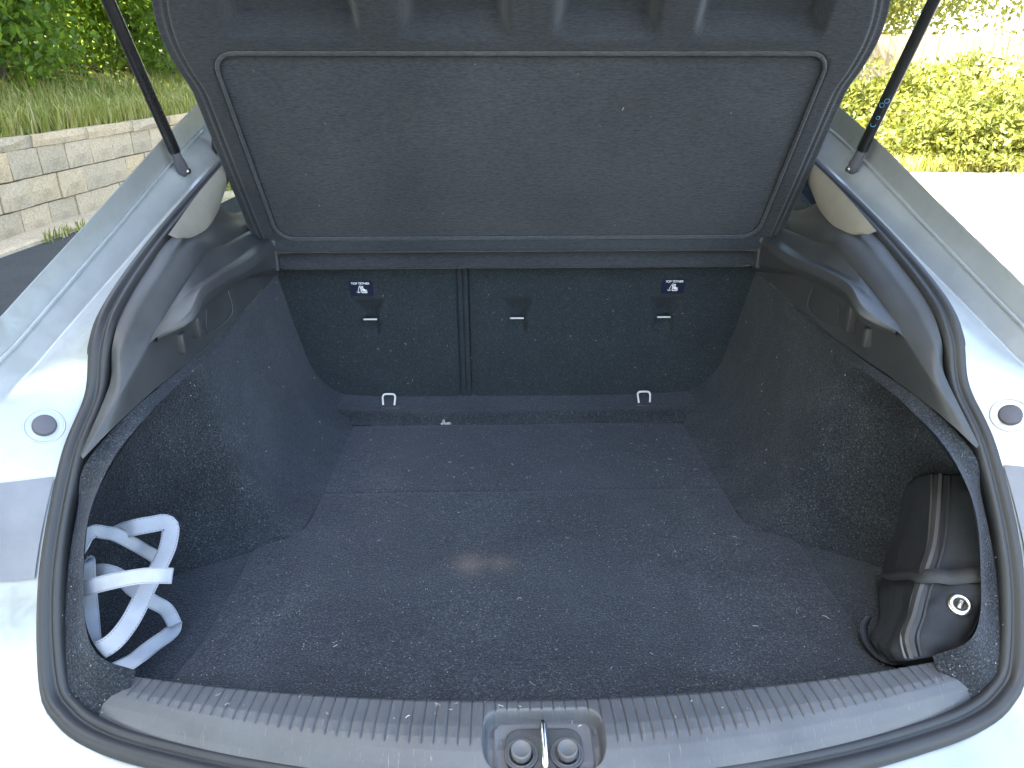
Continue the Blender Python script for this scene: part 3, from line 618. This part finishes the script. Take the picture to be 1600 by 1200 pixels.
# ------------------------------------------------------------------ seat backs
def seat_y(z): return 1.728 - (z - .64) * .155
def seat(name, x0, x1, pockets, label):
    xs = np.unique(np.round(np.r_[np.linspace(x0, x1, 60), *[np.linspace(c - .05, c + .05, 34) for c in pockets]], 4)); zs = np.unique(np.round(np.r_[np.linspace(.63, 1.12, 40), np.linspace(.835, .95, 40)], 4))
    X, Z = np.meshgrid(xs, zs, indexing='ij'); D = np.zeros_like(X)
    for c in pockets:
        up = sm(.95, .905, Z) * sm(.884, .888, Z); hw = .0155 + .022 * sm(.895, .95, Z)
        D = np.maximum(D, -.0 + .032 * up * sm(hw + .009, hw - .005, np.abs(X - c)))
        lo = sm(.846, .852, Z) * sm(.889, .885, Z); dep = .012 + .024 * sm(.85, .885, Z)
        D = np.maximum(D, dep * lo * sm(.027, .015, np.abs(X - c)))
    e = np.minimum(X - x0, x1 - X); D = D + .012 * (1 - np.sqrt(np.clip(1 - (1 - np.clip(e / .012, 0, 1)) ** 2, 0, 1)))
    D -= .004 * np.sin(np.clip((X - x0) / (x1 - x0), 0, 1) * math.pi)
    G = np.stack([X, seat_y(Z) + D, Z], 2)
    o = grid_obj(name, G, M['seat_cloth'], car); o['label'] = label
    for c in pockets:
        tube('tether_bar', [(c - .0165, seat_y(.887) + .004, .8865), (c, seat_y(.887) + .003, .887), (c + .0165, seat_y(.887) + .004, .8865)], .0021, M['loop_metal'], o, n=8)
    return o
sl = seat('seat_back', -.60, -.1435, [-.355], 'narrow left rear seat back')
sr = seat('seat_back', -.1155, .60, [-.002, .355], 'wide right rear seat back')
for x_ in (-.1365, -.1235):
    tube('seam_piping', [(x_, seat_y(z) + .004 + .001 * math.sin(z * 40), z) for z in np.linspace(.64, 1.1, 24)], .0062, M['seat_cloth'], sl if x_ < -.13 else sr, n=50, up=(0, 1, .1))
tx = bpy.data.curves.new('top_tether_text', 'FONT'); tx.body = 'TOP TETHER'; tx.size = .0074; tx.align_x = 'CENTER'; tx.offset = .00018
to = bpy.data.objects.new('tmp', tx); col.objects.link(to); bpy.context.view_layer.update()
tme = bpy.data.meshes.new_from_object(to.evaluated_get(bpy.context.evaluated_depsgraph_get())); bpy.data.objects.remove(to); bpy.data.curves.remove(tx)
tme.materials.clear(); tme.materials.append(M['white'])
def label_plate(cx, skew, par):
    zc = .970
    def on(u_, v_, off=.0): z = zc + v_; return (cx + u_ + skew * v_, seat_y(z) - off - .004, z)
    hw, hh = .0275, .019; rc = .004
    pts = []
    for sx_, sy_, a0 in ((1, 1, 0), (-1, 1, 90), (-1, -1, 180), (1, -1, 270)):
        for k in range(5):
            a = R(a0 + 22.5 * k); pts.append(((hw - rc) * sx_ + rc * math.cos(a), (hh - rc) * sy_ + rc * math.sin(a)))
    n = len(pts)
    V = [on(u_, v_, .0005) for u_, v_ in pts] + [on(u_, v_, -.003) for u_, v_ in pts]
    o = mesh('tether_label', V, [tuple(range(n))[::-1]] + [(i, (i + 1) % n, n + (i + 1) % n, n + i) for i in range(n)], M['navy'], par, False)
    V = []; F = []
    for v in tme.vertices: V.append(on(v.co.x, v.co.y + .0095, .0009))
    F = [tuple(p.vertices) for p in tme.polygons]
    # child-seat pictogram: seat back, child, seat base and the tether with its anchor
    def poly(P_):
        k = len(V); V.extend(on(a / 1000, b_ / 1000, .0009) for a, b_ in P_); F.append(tuple(range(k, k + len(P_))))
    def line(P_, wd=.7):
        for (a, b_), (c_, d_) in zip(P_, P_[1:]):
            L_ = math.hypot(c_ - a, d_ - b_); nx_, ny_ = -(d_ - b_) / L_ * wd, (c_ - a) / L_ * wd
            poly([(a + nx_, b_ + ny_), (a - nx_, b_ - ny_), (c_ - nx_, d_ - ny_), (c_ + nx_, d_ + ny_)])
    line([(-2, 4), (-.5, -11), (11, -11), (12, -8)], 1.0)
    line([(.5, 3), (2, -7), (10, -8)], .8); poly([(1, 5), (4, 6), (5.5, 3.5), (4, 1), (1.5, 2)]); poly([(2, 0), (5, 0), (10, -5), (12, -3), (12.5, -5), (9, -8), (3.5, -7)])
    line([(1, 5), (-3, 6), (-6, 0), (-8, -7)], .6); line([(-8, -4), (-8, -11)], .6); line([(-12, -8), (-10, -11), (-6, -11), (-4, -8)], .6)
    mesh('label_print', V, F, M['white'], o, False)
label_plate(-.366, -.10, sl); label_plate(.366, .10, sr)

# ------------------------------------------------------------------ scuff plate with the lock recess
PX = .590
def plate(x, t):
    yi = .712 + .18 * x * x; yo = .612 + .31 * x * x
    x2 = x * (1 + .022 * np.clip(t, 0, 1))
    y = yi + (yo - yi) * t
    z = np.interp(t, [-.25, -.08, -.03, 0, .06, .45, .6, .75, .9, 1.0, 1.1], [.635, .675, .687, .692, .6955, .6965, .694, .688, .6775, .667, .65])
    y = np.where(t < 0, yi - t * .004, y)
    return x2, y, z
gro = np.arange(-39, 40) * .0148
xs = np.unique(np.round(np.r_[[-PX, -PX + .002, -PX + .006], *[[c - .0030, c - .0012, c - .0006, c, c + .0006, c + .0012, c + .0030] for c in gro if abs(c) < PX - .008], np.arange(-.105, .1051, .0021), [PX - .006, PX - .002, PX]], 5))
ts = np.unique(np.round(np.r_[-.25, -.15, -.08, -.03, 0, .02, .04, np.linspace(.06, 1.0, 64), 1.05, 1.1], 4))
X, Tm = np.meshgrid(xs, ts, indexing='ij'); px_, py_, pz_ = plate(X, Tm)
gd = np.zeros_like(X)
for c in gro:
    if abs(c) < PX - .008:
        end = .60 + .05 * math.cos(c * 4) - .12 * (abs(c) / PX) ** 4
        gd = np.maximum(gd, np.clip(1.3 - np.abs(X - c) / .0011, 0, 1) * sm(end + .05, end - .02, Tm) * sm(-.02, .02, Tm))
dx = np.abs(X) - (.074 - .024); dy = np.abs(py_ - .6585) - (.0365 - .024)
sd = np.hypot(np.maximum(dx, 0), np.maximum(dy, 0)) + np.minimum(np.maximum(dx, dy), 0) - .024     # rounded-rectangle distance
rec = sm(.001, -.006, sd)
pz_ = pz_ - gd * .0022 * (1 - rec) - .004 * sm(.016, 0, sd) * (1 - rec) * 0
pz_ = pz_ - rec * .021
endk = sm(PX - .006, PX, np.abs(X)); pz_ = pz_ - endk * .006
grid_obj('scuff_plate', np.stack([px_, py_, pz_], 2), M['scuff_plastic'], car)
sp_ = bpy.data.objects['scuff_plate']
# latch insert
def rr(hx, hy, r_, cx, cy, n=6):
    out = []
    for sx_, sy_, a0 in ((1, 1, 0), (-1, 1, 90), (-1, -1, 180), (1, -1, 270)):
        for k in range(n):
            a = R(a0 + 90 * k / (n - 1)); out.append((cx + (hx - r_) * sx_ + r_ * math.cos(a), cy + (hy - r_) * sy_ + r_ * math.sin(a)))
    return out
def slab(name, outl, z0, z1, m, parent, inset=.002):
    n = len(outl); c = np.mean(outl, axis=0)
    def ins(p, k): d = c - np.array(p); return np.array(p) + d / np.linalg.norm(d) * k
    V = [(x, y, z0) for x, y in outl] + [(x, y, z1 - inset * .6) for x, y in outl] + [(*ins(p, inset), z1) for p in outl]
    F = [(i, (i + 1) % n, n + (i + 1) % n, n + i) for i in range(n)] + [(n + i, n + (i + 1) % n, 2 * n + (i + 1) % n, 2 * n + i) for i in range(n)] + [tuple(range(2 * n, 3 * n))]
    return mesh(name, V, F, m, parent, False)
def zrec(y): return np.interp((.712 - y) / .1, [-.25, -.08, -.03, 0, .06, .45, .6, .75, .9, 1.0, 1.1], [.635, .675, .687, .692, .6955, .6965, .694, .688, .6775, .667, .65]) - .021
def tilt(o, ref=0.0):
    for v in o.data.vertices: v.co.z += float(zrec(v.co.y)) - ref
    o.data.update(); return o
ins = tilt(slab('latch_insert', rr(.062, .030, .010, .0, .6555), -.001, .0045, M['latch_grey'], sp_))
tilt(slab('latch_bezel', rr(.048, .026, .020, 0, .6515), .003, .0065, M['trim_plastic'], sp_))
for cx in (-.028, .028):
    zb = float(zrec(.644)) + .006
    bf = lathe('rubber_buffer', [(.012, 0), (.0125, .006), (.0125, .012), (.0118, .0135), (.0098, .0135), (.0090, .0125), (.0001, .0130)], (cx, .644, zb), (0, -.2, 1), M['latch_grey'], sp_)
    lathe('buffer_ring', [(.0205, -.002), (.0205, .0018), (.0185, .0028), (.0180, .0010), (.0165, .0010), (.016, .0024), (.0145, .0018), (.0145, -.002)], (cx, .644, zb), (0, -.2, 1), M['scuff_plastic'], bf)
tube('lock_striker', [(0, .678, .674), (0, .677, .690), (0, .673, .695), (0, .662, .6955), (0, .645, .693), (0, .628, .687), (0, .622, .680), (0, .621, .664)], .0045, M['striker'], sp_, n=50, up=(1, 0, 0))
# rear lower body between the bumper corners, wheels, roof, tailgate: the rest of the car
def wheel(x, y):
    s_ = 1 if x > 0 else -1
    o = lathe('wheel', [(.20, -.11), (.30, -.115), (.332, -.09), (.335, 0), (.332, .09), (.30, .115), (.22, .112)], (x, y, .335), (s_, 0, 0), M['rubber'], car, 40)
    lathe('rim', [(.22, .08), (.21, .10), (.06, .085), (.05, .10), (.001, .10)], (x, y, .335), (s_, 0, 0), M['steel'], o, 32)
for x in (-.80, .80):
    for y in (1.25, 4.05): wheel(x, y)
G = np.array([[(x, y, z + .03 * (1 - (x / .62) ** 2)) for x in np.linspace(-.62, .62, 16)] for y, z in [(2.28, 1.475), (2.6, 1.51), (3.2, 1.51), (3.7, 1.44), (4.6, 1.0), (5.4, .92), (5.7, .75), (5.75, .4)]])
grid_obj('roof', G, M['paint'], car, solid=.03)
G = np.array([[(x, y, z) for x in np.linspace(-.58, .58, 8)] for y, z in [(2.2, 1.42), (2.7, 1.46), (3.2, 1.46), (3.6, 1.42)]])
grid_obj('headlining', G, M['headlining'], car)
# tailgate raised overhead
tg = (2.28, 1.50)
a = R(28); dv = np.array((-math.cos(a), math.sin(a))); nv = np.array((math.sin(a), math.cos(a)))
def gate(u_, h): return tg[0] + dv[0] * u_ + nv[0] * h, tg[1] + dv[1] * u_ + nv[1] * h
G = []
for u_, h, hw in [(0, 0, .56), (.3, .04, .58), (.7, .06, .61), (1.1, .06, .64), (1.38, .03, .66), (1.52, -.04, .66), (1.62, -.16, .64), (1.66, -.30, .60)]:
    y, z = gate(u_, h); G.append([(x, y, z + .03 * (1 - (x / hw) ** 2)) for x in np.linspace(-hw, hw, 14)])
grid_obj('tailgate', np.array(G), M['paint'], car, solid=.04)
G = []
for u_, h, hw in [(.06, -.045, .52), (.3, -.01, .55), (.7, .01, .59), (1.0, .01, .62)]:
    y, z = gate(u_, h); G.append([(x, y, z) for x in np.linspace(-hw, hw, 6)])
grid_obj('tailgate_lining', np.array(G), M['trim_plastic'], bpy.data.objects['tailgate'])
rbox('cabin_floor', (-.80, 1.80, .25), (.80, 4.4, .35), M['side_carpet'], car, 0)
for k, x in enumerate((-.36, .36)): rbox('front_seat', (x - .24, 2.75, .35), (x + .24, 2.95, 1.22), M['seat_cloth'], car, .05)

# ------------------------------------------------------------------ parcel shelf (raised)
shelf = thing('parcel_shelf', (0, 1.655, 1.03), 'black felt-covered parcel shelf tilted up above the rear seat backs', 'parcel shelf')
ca, sa = math.cos(R(60)), math.sin(R(60)); Nsh = np.array((0, -sa, -ca))
def shp(x, s_, d=0.0): return np.array((x, 1.655 - ca * s_, 1.03 + sa * s_)) + Nsh * d
s_k = [-.01, .06, .2, .40, .44, .475, .52, .56, .6, .66, .74, .78]; w_k = [.545, .578, .588, .595, .598, .608, .615, .614, .606, .588, .57, .55]
def inset_sd(x, s_):
    # signed distance to the rounded inset panel, slightly wider at its rear edge
    hw = .522 + (s_ - .09) * .03; dx_ = np.abs(x) - (hw - .035); dy_ = np.abs(s_ - .299) - (.210 - .035)
    return np.hypot(np.maximum(dx_, 0), np.maximum(dy_, 0)) + np.minimum(np.maximum(dx_, dy_), 0) - .035
ss = np.unique(np.round(np.r_[np.linspace(-.012, .10, 34), np.linspace(.10, .50, 60), np.linspace(.50, .66, 44), np.linspace(.66, .775, 12)], 4))
xw = np.unique(np.round(np.r_[np.linspace(-1, -.80, 40), np.linspace(-.8, .8, 150), np.linspace(.80, 1, 40)], 4))
Sg, Wg = np.meshgrid(ss, xw, indexing='ij'); HW = np.interp(Sg, s_k, w_k); 
# smooth the outline
HW = np.array([catmull(np.stack([s_k, w_k, np.zeros(len(s_k))], 1), np.linspace(0, len(s_k) - 1, 400))][0]); HWs = np.interp(ss, HW[:, 0], HW[:, 1])
Xs = Wg * HWs[:, None]; edge = HWs[:, None] - np.abs(Xs)
sd = inset_sd(Xs, Sg)
D = .010 * sm(0, .007, sd) + .004 * sm(0, -.1, sd)
D += .016 * np.exp(-((Sg - .066) / .014) ** 2) + .024 * np.exp(-((Sg - .022) / .013) ** 2) - .008 * np.exp(-((Sg - .044) / .007) ** 2)
D -= .012 * sm(.026, .010, edge) + .008 * np.exp(-((edge - .024) / .004) ** 2)
D -= .012 * sm(.006, -.012, Sg)
pad = np.zeros_like(Xs)
for x0, x1 in ((-.50, -.285), (-.205, -.035), (.052, .215), (.292, .50)):
    pad = np.maximum(pad, sm(x0 - .008, x0 + .022, Xs) * sm(x1 + .012, x1 - .012, Xs))
D -= .046 * pad * sm(.530, .562, Sg)
D += .0016 * np.sin(Xs * 21 + Sg * 9) * np.sin(Sg * 17 - Xs * 6) * sm(0, -.05, sd)
wr = np.exp(-((np.abs(Xs) - .53) / .03) ** 2) * np.exp(-((Sg - .03) / .03) ** 2); D += wr * .006 * np.sin(Sg * 260 + Xs * 60)
G = np.array([[shp(Xs[i, j], Sg[i, j], D[i, j]) for j in range(Xs.shape[1])] for i in range(Xs.shape[0])])
o = grid_obj('shelf_panel', G, M['shelf_border'], shelf, flip=False)
md = o.modifiers.new('thickness', 'SOLIDIFY'); md.thickness = .022; md.offset = -1
# felt insert, a skin just proud of the recess
xi = np.linspace(-1, 1, 120); si = np.linspace(.0895, .5085, 60); V = []
Gi = np.zeros((60, 120, 3))
for i, s_ in enumerate(si):
    hw = .522 + (s_ - .09) * .03; dy_ = max(0, abs(s_ - .299) - .175); cut = .035 - math.sqrt(max(0, .035 ** 2 - dy_ ** 2)) if dy_ > 0 else 0
    for j, q in enumerate(xi):
        x = q * (hw - cut - .001); sdv = float(inset_sd(np.array(x), np.array(s_)))
        d_ = .010 * sm(0, .007, sdv) + .004 * sm(0, -.1, sdv) + .0016 * math.sin(x * 21 + s_ * 9) * math.sin(s_ * 17 - x * 6) * sm(0, -.05, sdv)
        Gi[i, j] = shp(x, s_, float(d_) + .0022)
oi_ = grid_obj('felt_insert', Gi, M['shelf_felt'], shelf)
pts = []
for k in range(0, 400):
    pass
loop = []
for sx_, sy_, a0 in ((1, 1, 0), (-1, 1, 90), (-1, -1, 180), (1, -1, 270)):
    for k in range(9):
        a = R(a0 + 90 * k / 8); s_ = .299 + .175 * sy_ + .036 * math.sin(a); hw = .522 + (s_ - .09) * .03
        loop.append((sx_ * (hw - .035) + .036 * math.cos(a), s_))
loop.append(loop[0]); lp = []
for (a_, b_), (c_, d_) in zip(loop, loop[1:]):
    n_ = max(1, int(math.hypot(c_ - a_, d_ - b_) / .006))
    for k in range(n_): lp.append((a_ + (c_ - a_) * k / n_, b_ + (d_ - b_) * k / n_))
path = np.array([shp(x, s_, .0100) for x, s_ in lp])
sweep('piping', path, circ(.0036, 8), M['piping_cloth'], shelf, tuple(Nsh), scale=1 + .10 * (np.arange(len(path)) % 2), closed_path=True)

# ================================================================== THINGS IN THE BOOT
sroot = thing('fabric_straps', (-.57, .86, .65), 'pale grey cloth straps looped in the left corner of the boot', 'straps')
CPTS = [(-.66, .845, .76), (-.64, .84, .778), (-.62, .824, .793), (-.578, .816, .81), (-.54, .823, .813), (-.517, .828, .81), (-.505, .84, .80)]
RB = {'A': ([(-.68, .88, .78), (-.66, .9, .805), (-.655, .912, .816), (-.65, .925, .817), (-.64, .932, .81), (-.625, .935, .803), (-.61, .942, .784), (-.6, .955, .76), (-.59, .961, .743), (-.585, .965, .72)], .017, (.1, -.75, .6)),
      'B': ([(-.632, .946, .796), (-.625, .948, .8), (-.60, .946, .809), (-.58, .96, .805), (-.568, .967, .803), (-.560, .968, .796), (-.558, .96, .786), (-.556, .938, .775), (-.556, .907, .768), (-.556, .864, .764), (-.556, .832, .757), (-.56, .809, .748), (-.565, .783, .744), (-.575, .77, .74), (-.59, .767, .735), (-.62, .77, .72)], .022, (.25, -.6, .75)),
      'C': (CPTS, .019, (.05, -.8, .6)),
      'D': ([(-.67, .885, .735), (-.66, .892, .749), (-.65, .9, .762), (-.63, .896, .767), (-.61, .895, .757), (-.59, .885, .742), (-.57, .888, .718), (-.56, .9, .694), (-.555, .903, .676), (-.548, .896, .664)], .018, (.2, -.7, .65)),
      'E': ([(-.549, .899, .664), (-.545, .884, .667), (-.545, .863, .674), (-.548, .83, .687), (-.553, .78, .705), (-.57, .757, .708), (-.59, .75, .70)], .019, (.2, -.6, .75)),
      'F': ([(-.645, .885, .79), (-.638, .875, .80), (-.634, .866, .796), (-.63, .85, .772), (-.615, .816, .748), (-.60, .785, .735), (-.60, .78, .70)], .017, (.3, -.8, .6))}
for k_, (pts, wd, up) in RB.items():
    P_ = resample(pts, 70); n_ = len(P_)
    upv = np.array([(.38, -.70, .6) + .25 * np.array((math.sin(i * .13 + wd * 900), math.cos(i * .1 + wd * 400), 0)) for i in range(n_)])
    hw = wd / 2 * 1.14
    pf = [(-hw, -.0008), (-hw * .8, -.0014), (0, -.0009), (hw * .8, -.0014), (hw, -.0008), (hw, .0008), (hw * .8, .0014), (0, .0009), (-hw * .8, .0014), (-hw, .0008)]
    o = sweep('strap_loop', P_, pf, M['strap_cloth'], sroot, upv)
    T_, Nn, Bb = frames(P_, upv)
    for q in (-1, 1):
        V = []; F = []
        for i in range(1, n_ - 2):   # stitch line: short threads near each edge
            c0 = P_[i] + Bb[i] * q * hw * .84 + Nn[i] * .0016; c1 = c0 + (P_[i + 1] - P_[i]) * .6
            b0 = len(V); V += [c0 - Bb[i] * .0003, c0 + Bb[i] * .0003, c1 + Bb[i] * .0003, c1 - Bb[i] * .0003]; F.append((b0, b0 + 1, b0 + 2, b0 + 3))
        st_ = mesh('stitching', V, F, M['plug_grey'], o, False); st_['kind'] = 'stuff'

bag = thing('soft_bag', (.58, .92, .65), 'black zipped fabric bag with a metal eyelet slumped in the right corner of the boot', 'bag')
# stations far -> near: left base, left face, zip edge, top, right, underside
BS = [[(.675, 1.145, .66), (.672, 1.138, .74), (.655, 1.025, .838), (.668, .99, .858), (.695, .96, .86), (.70, .98, .66)],
      [(.655, 1.10, .652), (.648, 1.06, .735), (.625, .965, .82), (.640, .94, .845), (.68, .90, .86), (.70, .94, .655)],
      [(.635, 1.062, .652), (.618, 1.00, .715), (.591, .901, .79), (.610, .885, .815), (.655, .86, .835), (.69, .89, .655)],
      [(.605, 1.01, .652), (.588, .95, .70), (.566, .866, .771), (.585, .85, .785), (.640, .835, .80), (.68, .85, .655)],
      [(.573, .962, .652), (.562, .905, .695), (.543, .834, .75), (.562, .822, .765), (.62, .805, .78), (.66, .82, .655)],
      [(.54, .90, .652), (.533, .86, .68), (.525, .808, .733), (.545, .798, .75), (.605, .787, .757), (.64, .79, .655)],
      [(.51, .849, .652), (.506, .825, .672), (.508, .786, .714), (.53, .778, .728), (.592, .776, .733), (.62, .78, .655)],
      [(.507, .806, .652), (.506, .795, .665), (.513, .770, .69), (.535, .768, .698), (.58, .768, .703), (.60, .772, .655)]]
uu = np.linspace(0, 7, 70); rings = []
Cc = [catmull([st[k] for st in BS], uu) for k in range(6)]
ringv = np.linspace(0, 6, 55)[:-1]
for i in range(len(uu)):
    rg = np.array([Cc[k][i] for k in range(6)]); ext = np.vstack([rg, rg[:2]])
    # closed catmull
    pp = []
    for v in ringv:
        k = int(v); t = v - k; a_, b_, c_, d_ = rg[(k - 1) % 6], rg[k % 6], rg[(k + 1) % 6], rg[(k + 2) % 6]
        pp.append(.5 * (2 * b_ + (c_ - a_) * t * .7 + (2 * a_ - 5 * b_ + 4 * c_ - d_) * t * t * .0 + 0) if False else (1 - t) * b_ + t * c_ + .045 * t * (1 - t) * ((b_ - a_) - (d_ - c_)))
    rings.append(pp)
G = np.array(rings); cen = G.mean(axis=1, keepdims=True); rad = G - cen; rl = np.linalg.norm(rad, axis=2, keepdims=True)
I, J = np.meshgrid(np.arange(G.shape[0]), np.arange(G.shape[1]), indexing='ij')
flat = 1 - np.exp(-((J - 21) / 4.) ** 2)
wr = flat * (.0050 * np.sin(I * .16 + J * .21 + .6) * np.sin(J * .26 - I * .05 + 1.1) + .0018 * np.sin(I * .47 - J * .33 + .8)
             + .0030 * np.exp(-((J - 30 + (I - 40) * .45) / 1.6) ** 2) * sm(22, 32, I) * sm(52, 44, I) - .004 * np.exp(-((J - 26.5 + (I - 40) * .35) / 1.8) ** 2) * sm(20, 30, I) * sm(54, 46, I)
             + .0025 * np.sin((J - 9) * 1.1 + I * .02) * np.exp(-((J - 10) / 5.) ** 2))
G = G + rad / rl * wr[..., None]
nU, nV, _ = G.shape
V = list(G.reshape(-1, 3)); F = grid_faces(nU, nV, False, 0, True); F += [tuple(range(nV))[::-1], tuple((nU - 1) * nV + j for j in range(nV))]
body_ = mesh('bag_body', V, F, M['bag_cloth'], bag)
def bagpt(i, j): return G[i, j % nV]
jz = 18   # the zip edge (station corner 2)
outn = (rad / rl)
zp = np.array([bagpt(i, jz + 3) + outn[i, jz + 3] * .0035 for i in range(1, nU - 1)]); upz = np.array([outn[i, jz + 3] for i in range(1, nU - 1)])
sweep('zip_tape', zp, [(-.0085, -.003), (-.0085, .0006), (.0085, .0006), (.0085, -.003)], M['bag_web'], bag, upz)
zt = resample(zp, 150); Tz, Nz, Bz = frames(zt, np.stack([np.interp(np.linspace(0, 1, 150), np.linspace(0, 1, len(upz)), upz[:, k]) for k in range(3)], 1))
V = []; F = []
for i in range(0, 150):
    c0 = zt[i] + Nz[i] * .0012
    for q in ((-.0024, .0024),):
        b0 = len(V); h = .0013; L_ = .0008
        for dz in (0, h):
            for (e, f_) in ((q[0], -L_), (q[1], -L_), (q[1], L_), (q[0], L_)): V.append(c0 + Bz[i] * e + Tz[i] * f_ + Nz[i] * dz)
        F += [(b0 + 4, b0 + 5, b0 + 6, b0 + 7), (b0, b0 + 1, b0 + 5, b0 + 4), (b0 + 1, b0 + 2, b0 + 6, b0 + 5), (b0 + 2, b0 + 3, b0 + 7, b0 + 6), (b0 + 3, b0, b0 + 4, b0 + 7)]
mesh('zip_teeth', V, F, M['latch_grey'], bag, False)['kind'] = 'stuff'
pp = np.array([bagpt(i, jz) + outn[i, jz] * .002 for i in range(1, nU - 1)])
tube('piping', pp, .0018, M['latch_grey'], bag, raw=True, k=8, up=(1, 0, .2))
tube('piping', np.array([bagpt(i, jz + 7) + outn[i, jz + 7] * .0005 for i in range(1, nU - 1)]), .0022, M['bag_web'], bag, raw=True, k=8, up=(1, 0, .2))
# strap across the bag
i0 = 32; stp = [bagpt(i0 - 1, 4) + outn[i0 - 1, 4] * .010, bagpt(i0 - 1, 8) + outn[i0 - 1, 8] * .012] + [bagpt(i0 + int(k * .12), 11 + k) + outn[i0 + int(k * .12), (11 + k) % nV] * .009 for k in range(0, 30, 3)]
sweep('strap', resample(stp, 40), [(-.011, -.001), (-.011, .001), (.011, .001), (.011, -.001)], M['bag_web'], bag, np.repeat(np.array([[-.45, -.35, .8]]), 40, 0))
# eyelet
ie, je = 46, 32; ec = bagpt(ie, je) + outn[ie, je] * .002; du = G[ie + 1, je] - G[ie - 1, je]; dv_ = G[ie, je + 1] - G[ie, je - 1]; en = np.cross(du, dv_); en /= np.linalg.norm(en); en = en if en @ outn[ie, je] > 0 else -en
ey = lathe('eyelet', [(.0086, -.002), (.0088, .0018), (.0102, .0032), (.0118, .003), (.0142, .002), (.0158, .0004), (.016, -.002)], ec, en, M['ring'], bag)
lathe('eyelet_hole', [(.0084, -.003), (.0084, .0006), (.0001, .0006)], ec, en, M['strut_black'], ey)
e1 = Vector(en).orthogonal().normalized()
sweep('eyelet_bar', np.array([np.array(ec) + en * .0014 + np.array(e1) * t for t in (-.006, 0, .006)]), [(-.002, -.0006), (.002, -.0006), (.002, .0008), (-.002, .0008)], M['ring'], ey, tuple(en))
# hanging flap at the near end
fp = [(.503, .862, .690), (.496, .858, .672), (.494, .838, .660), (.500, .815, .657), (.510, .803, .660), (.518, .797, .668)]
sweep('flap', resample(fp, 24), [(-.008, -.001), (-.008, .001), (.008, .001), (.008, -.001)], M['bag_cloth'], bag, (.5, -.5, .7))

# scrap of tissue and lint
def scrap(x, y, z):
    V = []; F = []
    for (px0, py0, rx, ry) in ((0, 0, .009, .007), (.010, -.001, .009, .005), (-.002, .013, .004, .010)):
        b0 = len(V); V.append((x + px0, y + py0, z + .006))
        for k in range(12):
            a = 2 * math.pi * k / 12; j = 1 + .22 * math.sin(k * 2.7 + px0 * 900); V.append((x + px0 + rx * j * math.cos(a), y + py0 + ry * j * math.sin(a), z + .0005 + .003 * ((k * 7) % 5) / 5))
        F += [(b0, b0 + 1 + k, b0 + 1 + (k + 1) % 12) for k in range(12)]
    o = mesh('tissue_scrap', V, F, M['tissue'], None, True); return tag(o, 'small crumpled grey-white tissue scrap at the front edge of the boot floor', 'scrap')
scrap(-.181, 1.603, .6485)
V = []; F = []
def speck(c, n_, L_, w_):
    n_ = np.array(n_, float); n_ /= np.linalg.norm(n_); t = rng.normal(size=3); t -= (t @ n_) * n_; t /= np.linalg.norm(t); s_ = np.cross(n_, t)
    b0 = len(V); c = np.array(c) + n_ * .0016; bend = rng.normal(0, .35) * L_
    for k in (-1, 0, 1):
        q = c + t * L_ * .5 * k + s_ * (bend * (1 - k * k)); V.append(q - s_ * w_); V.append(q + s_ * w_ + n_ * .0008)
    F.append((b0, b0 + 1, b0 + 3, b0 + 2)); F.append((b0 + 2, b0 + 3, b0 + 5, b0 + 4))
for k in range(2600):
    y = .72 + .89 * rng.uniform() ** 1.15; hw = outline_x(y); x = rng.uniform(-1, 1) * hw * .98
    big_ = rng.uniform() < .018
    speck((x, y, .6483), (0, 0, 1), (rng.uniform(.004, .011) if big_ else rng.uniform(.0006, .0017)), (.0004 if big_ else rng.uniform(.0003, .00065)))
for k in range(60):
    x = rng.uniform(-.5, .5); z = rng.uniform(.70, .99); speck((x, seat_y(z) - .0045, z), (0, -1, .15), rng.uniform(.001, .005), .0004)
for k in range(12):
    x = rng.uniform(-.5, .5); s_ = rng.uniform(.1, .5); speck(shp(x, s_, .0075), Nsh, rng.uniform(.001, .007), .0005)
for sgn in (1, -1):
    gg = mirx(surf([lou, lip], np.linspace(0.2, 4, 60), np.linspace(.1, .9, 9)), sgn)
    for k in range(26):
        i = int(59 * rng.uniform() ** 2); speck(gg[i, rng.integers(9)] + np.array((0, -.003, .004)), (0, -.6, .8), rng.uniform(.0006, .0022), .0005)
    gs_ = mirx(surf(STc, np.linspace(6.2, 9.5, 60), np.linspace(.3, 4.6, 40)), sgn)
    for k in range(45):
        speck(gs_[rng.integers(60), rng.integers(40)], (-sgn * .8, -.2, .5), rng.uniform(.001, .005), .0005)
for k in range(40):
    x = rng.uniform(-.45, .45); t = np.array(rng.uniform(.05, .5)); q = plate(np.array(x), t); speck((float(q[0]), float(q[1]), float(q[2]) + .0005), (0, 0, 1), rng.uniform(.002, .008), .0004)
tag(mesh('lint', V, F, M['lint'], None, False), 'pale lint and fibres scattered over the black boot carpet', 'lint', kind='stuff')
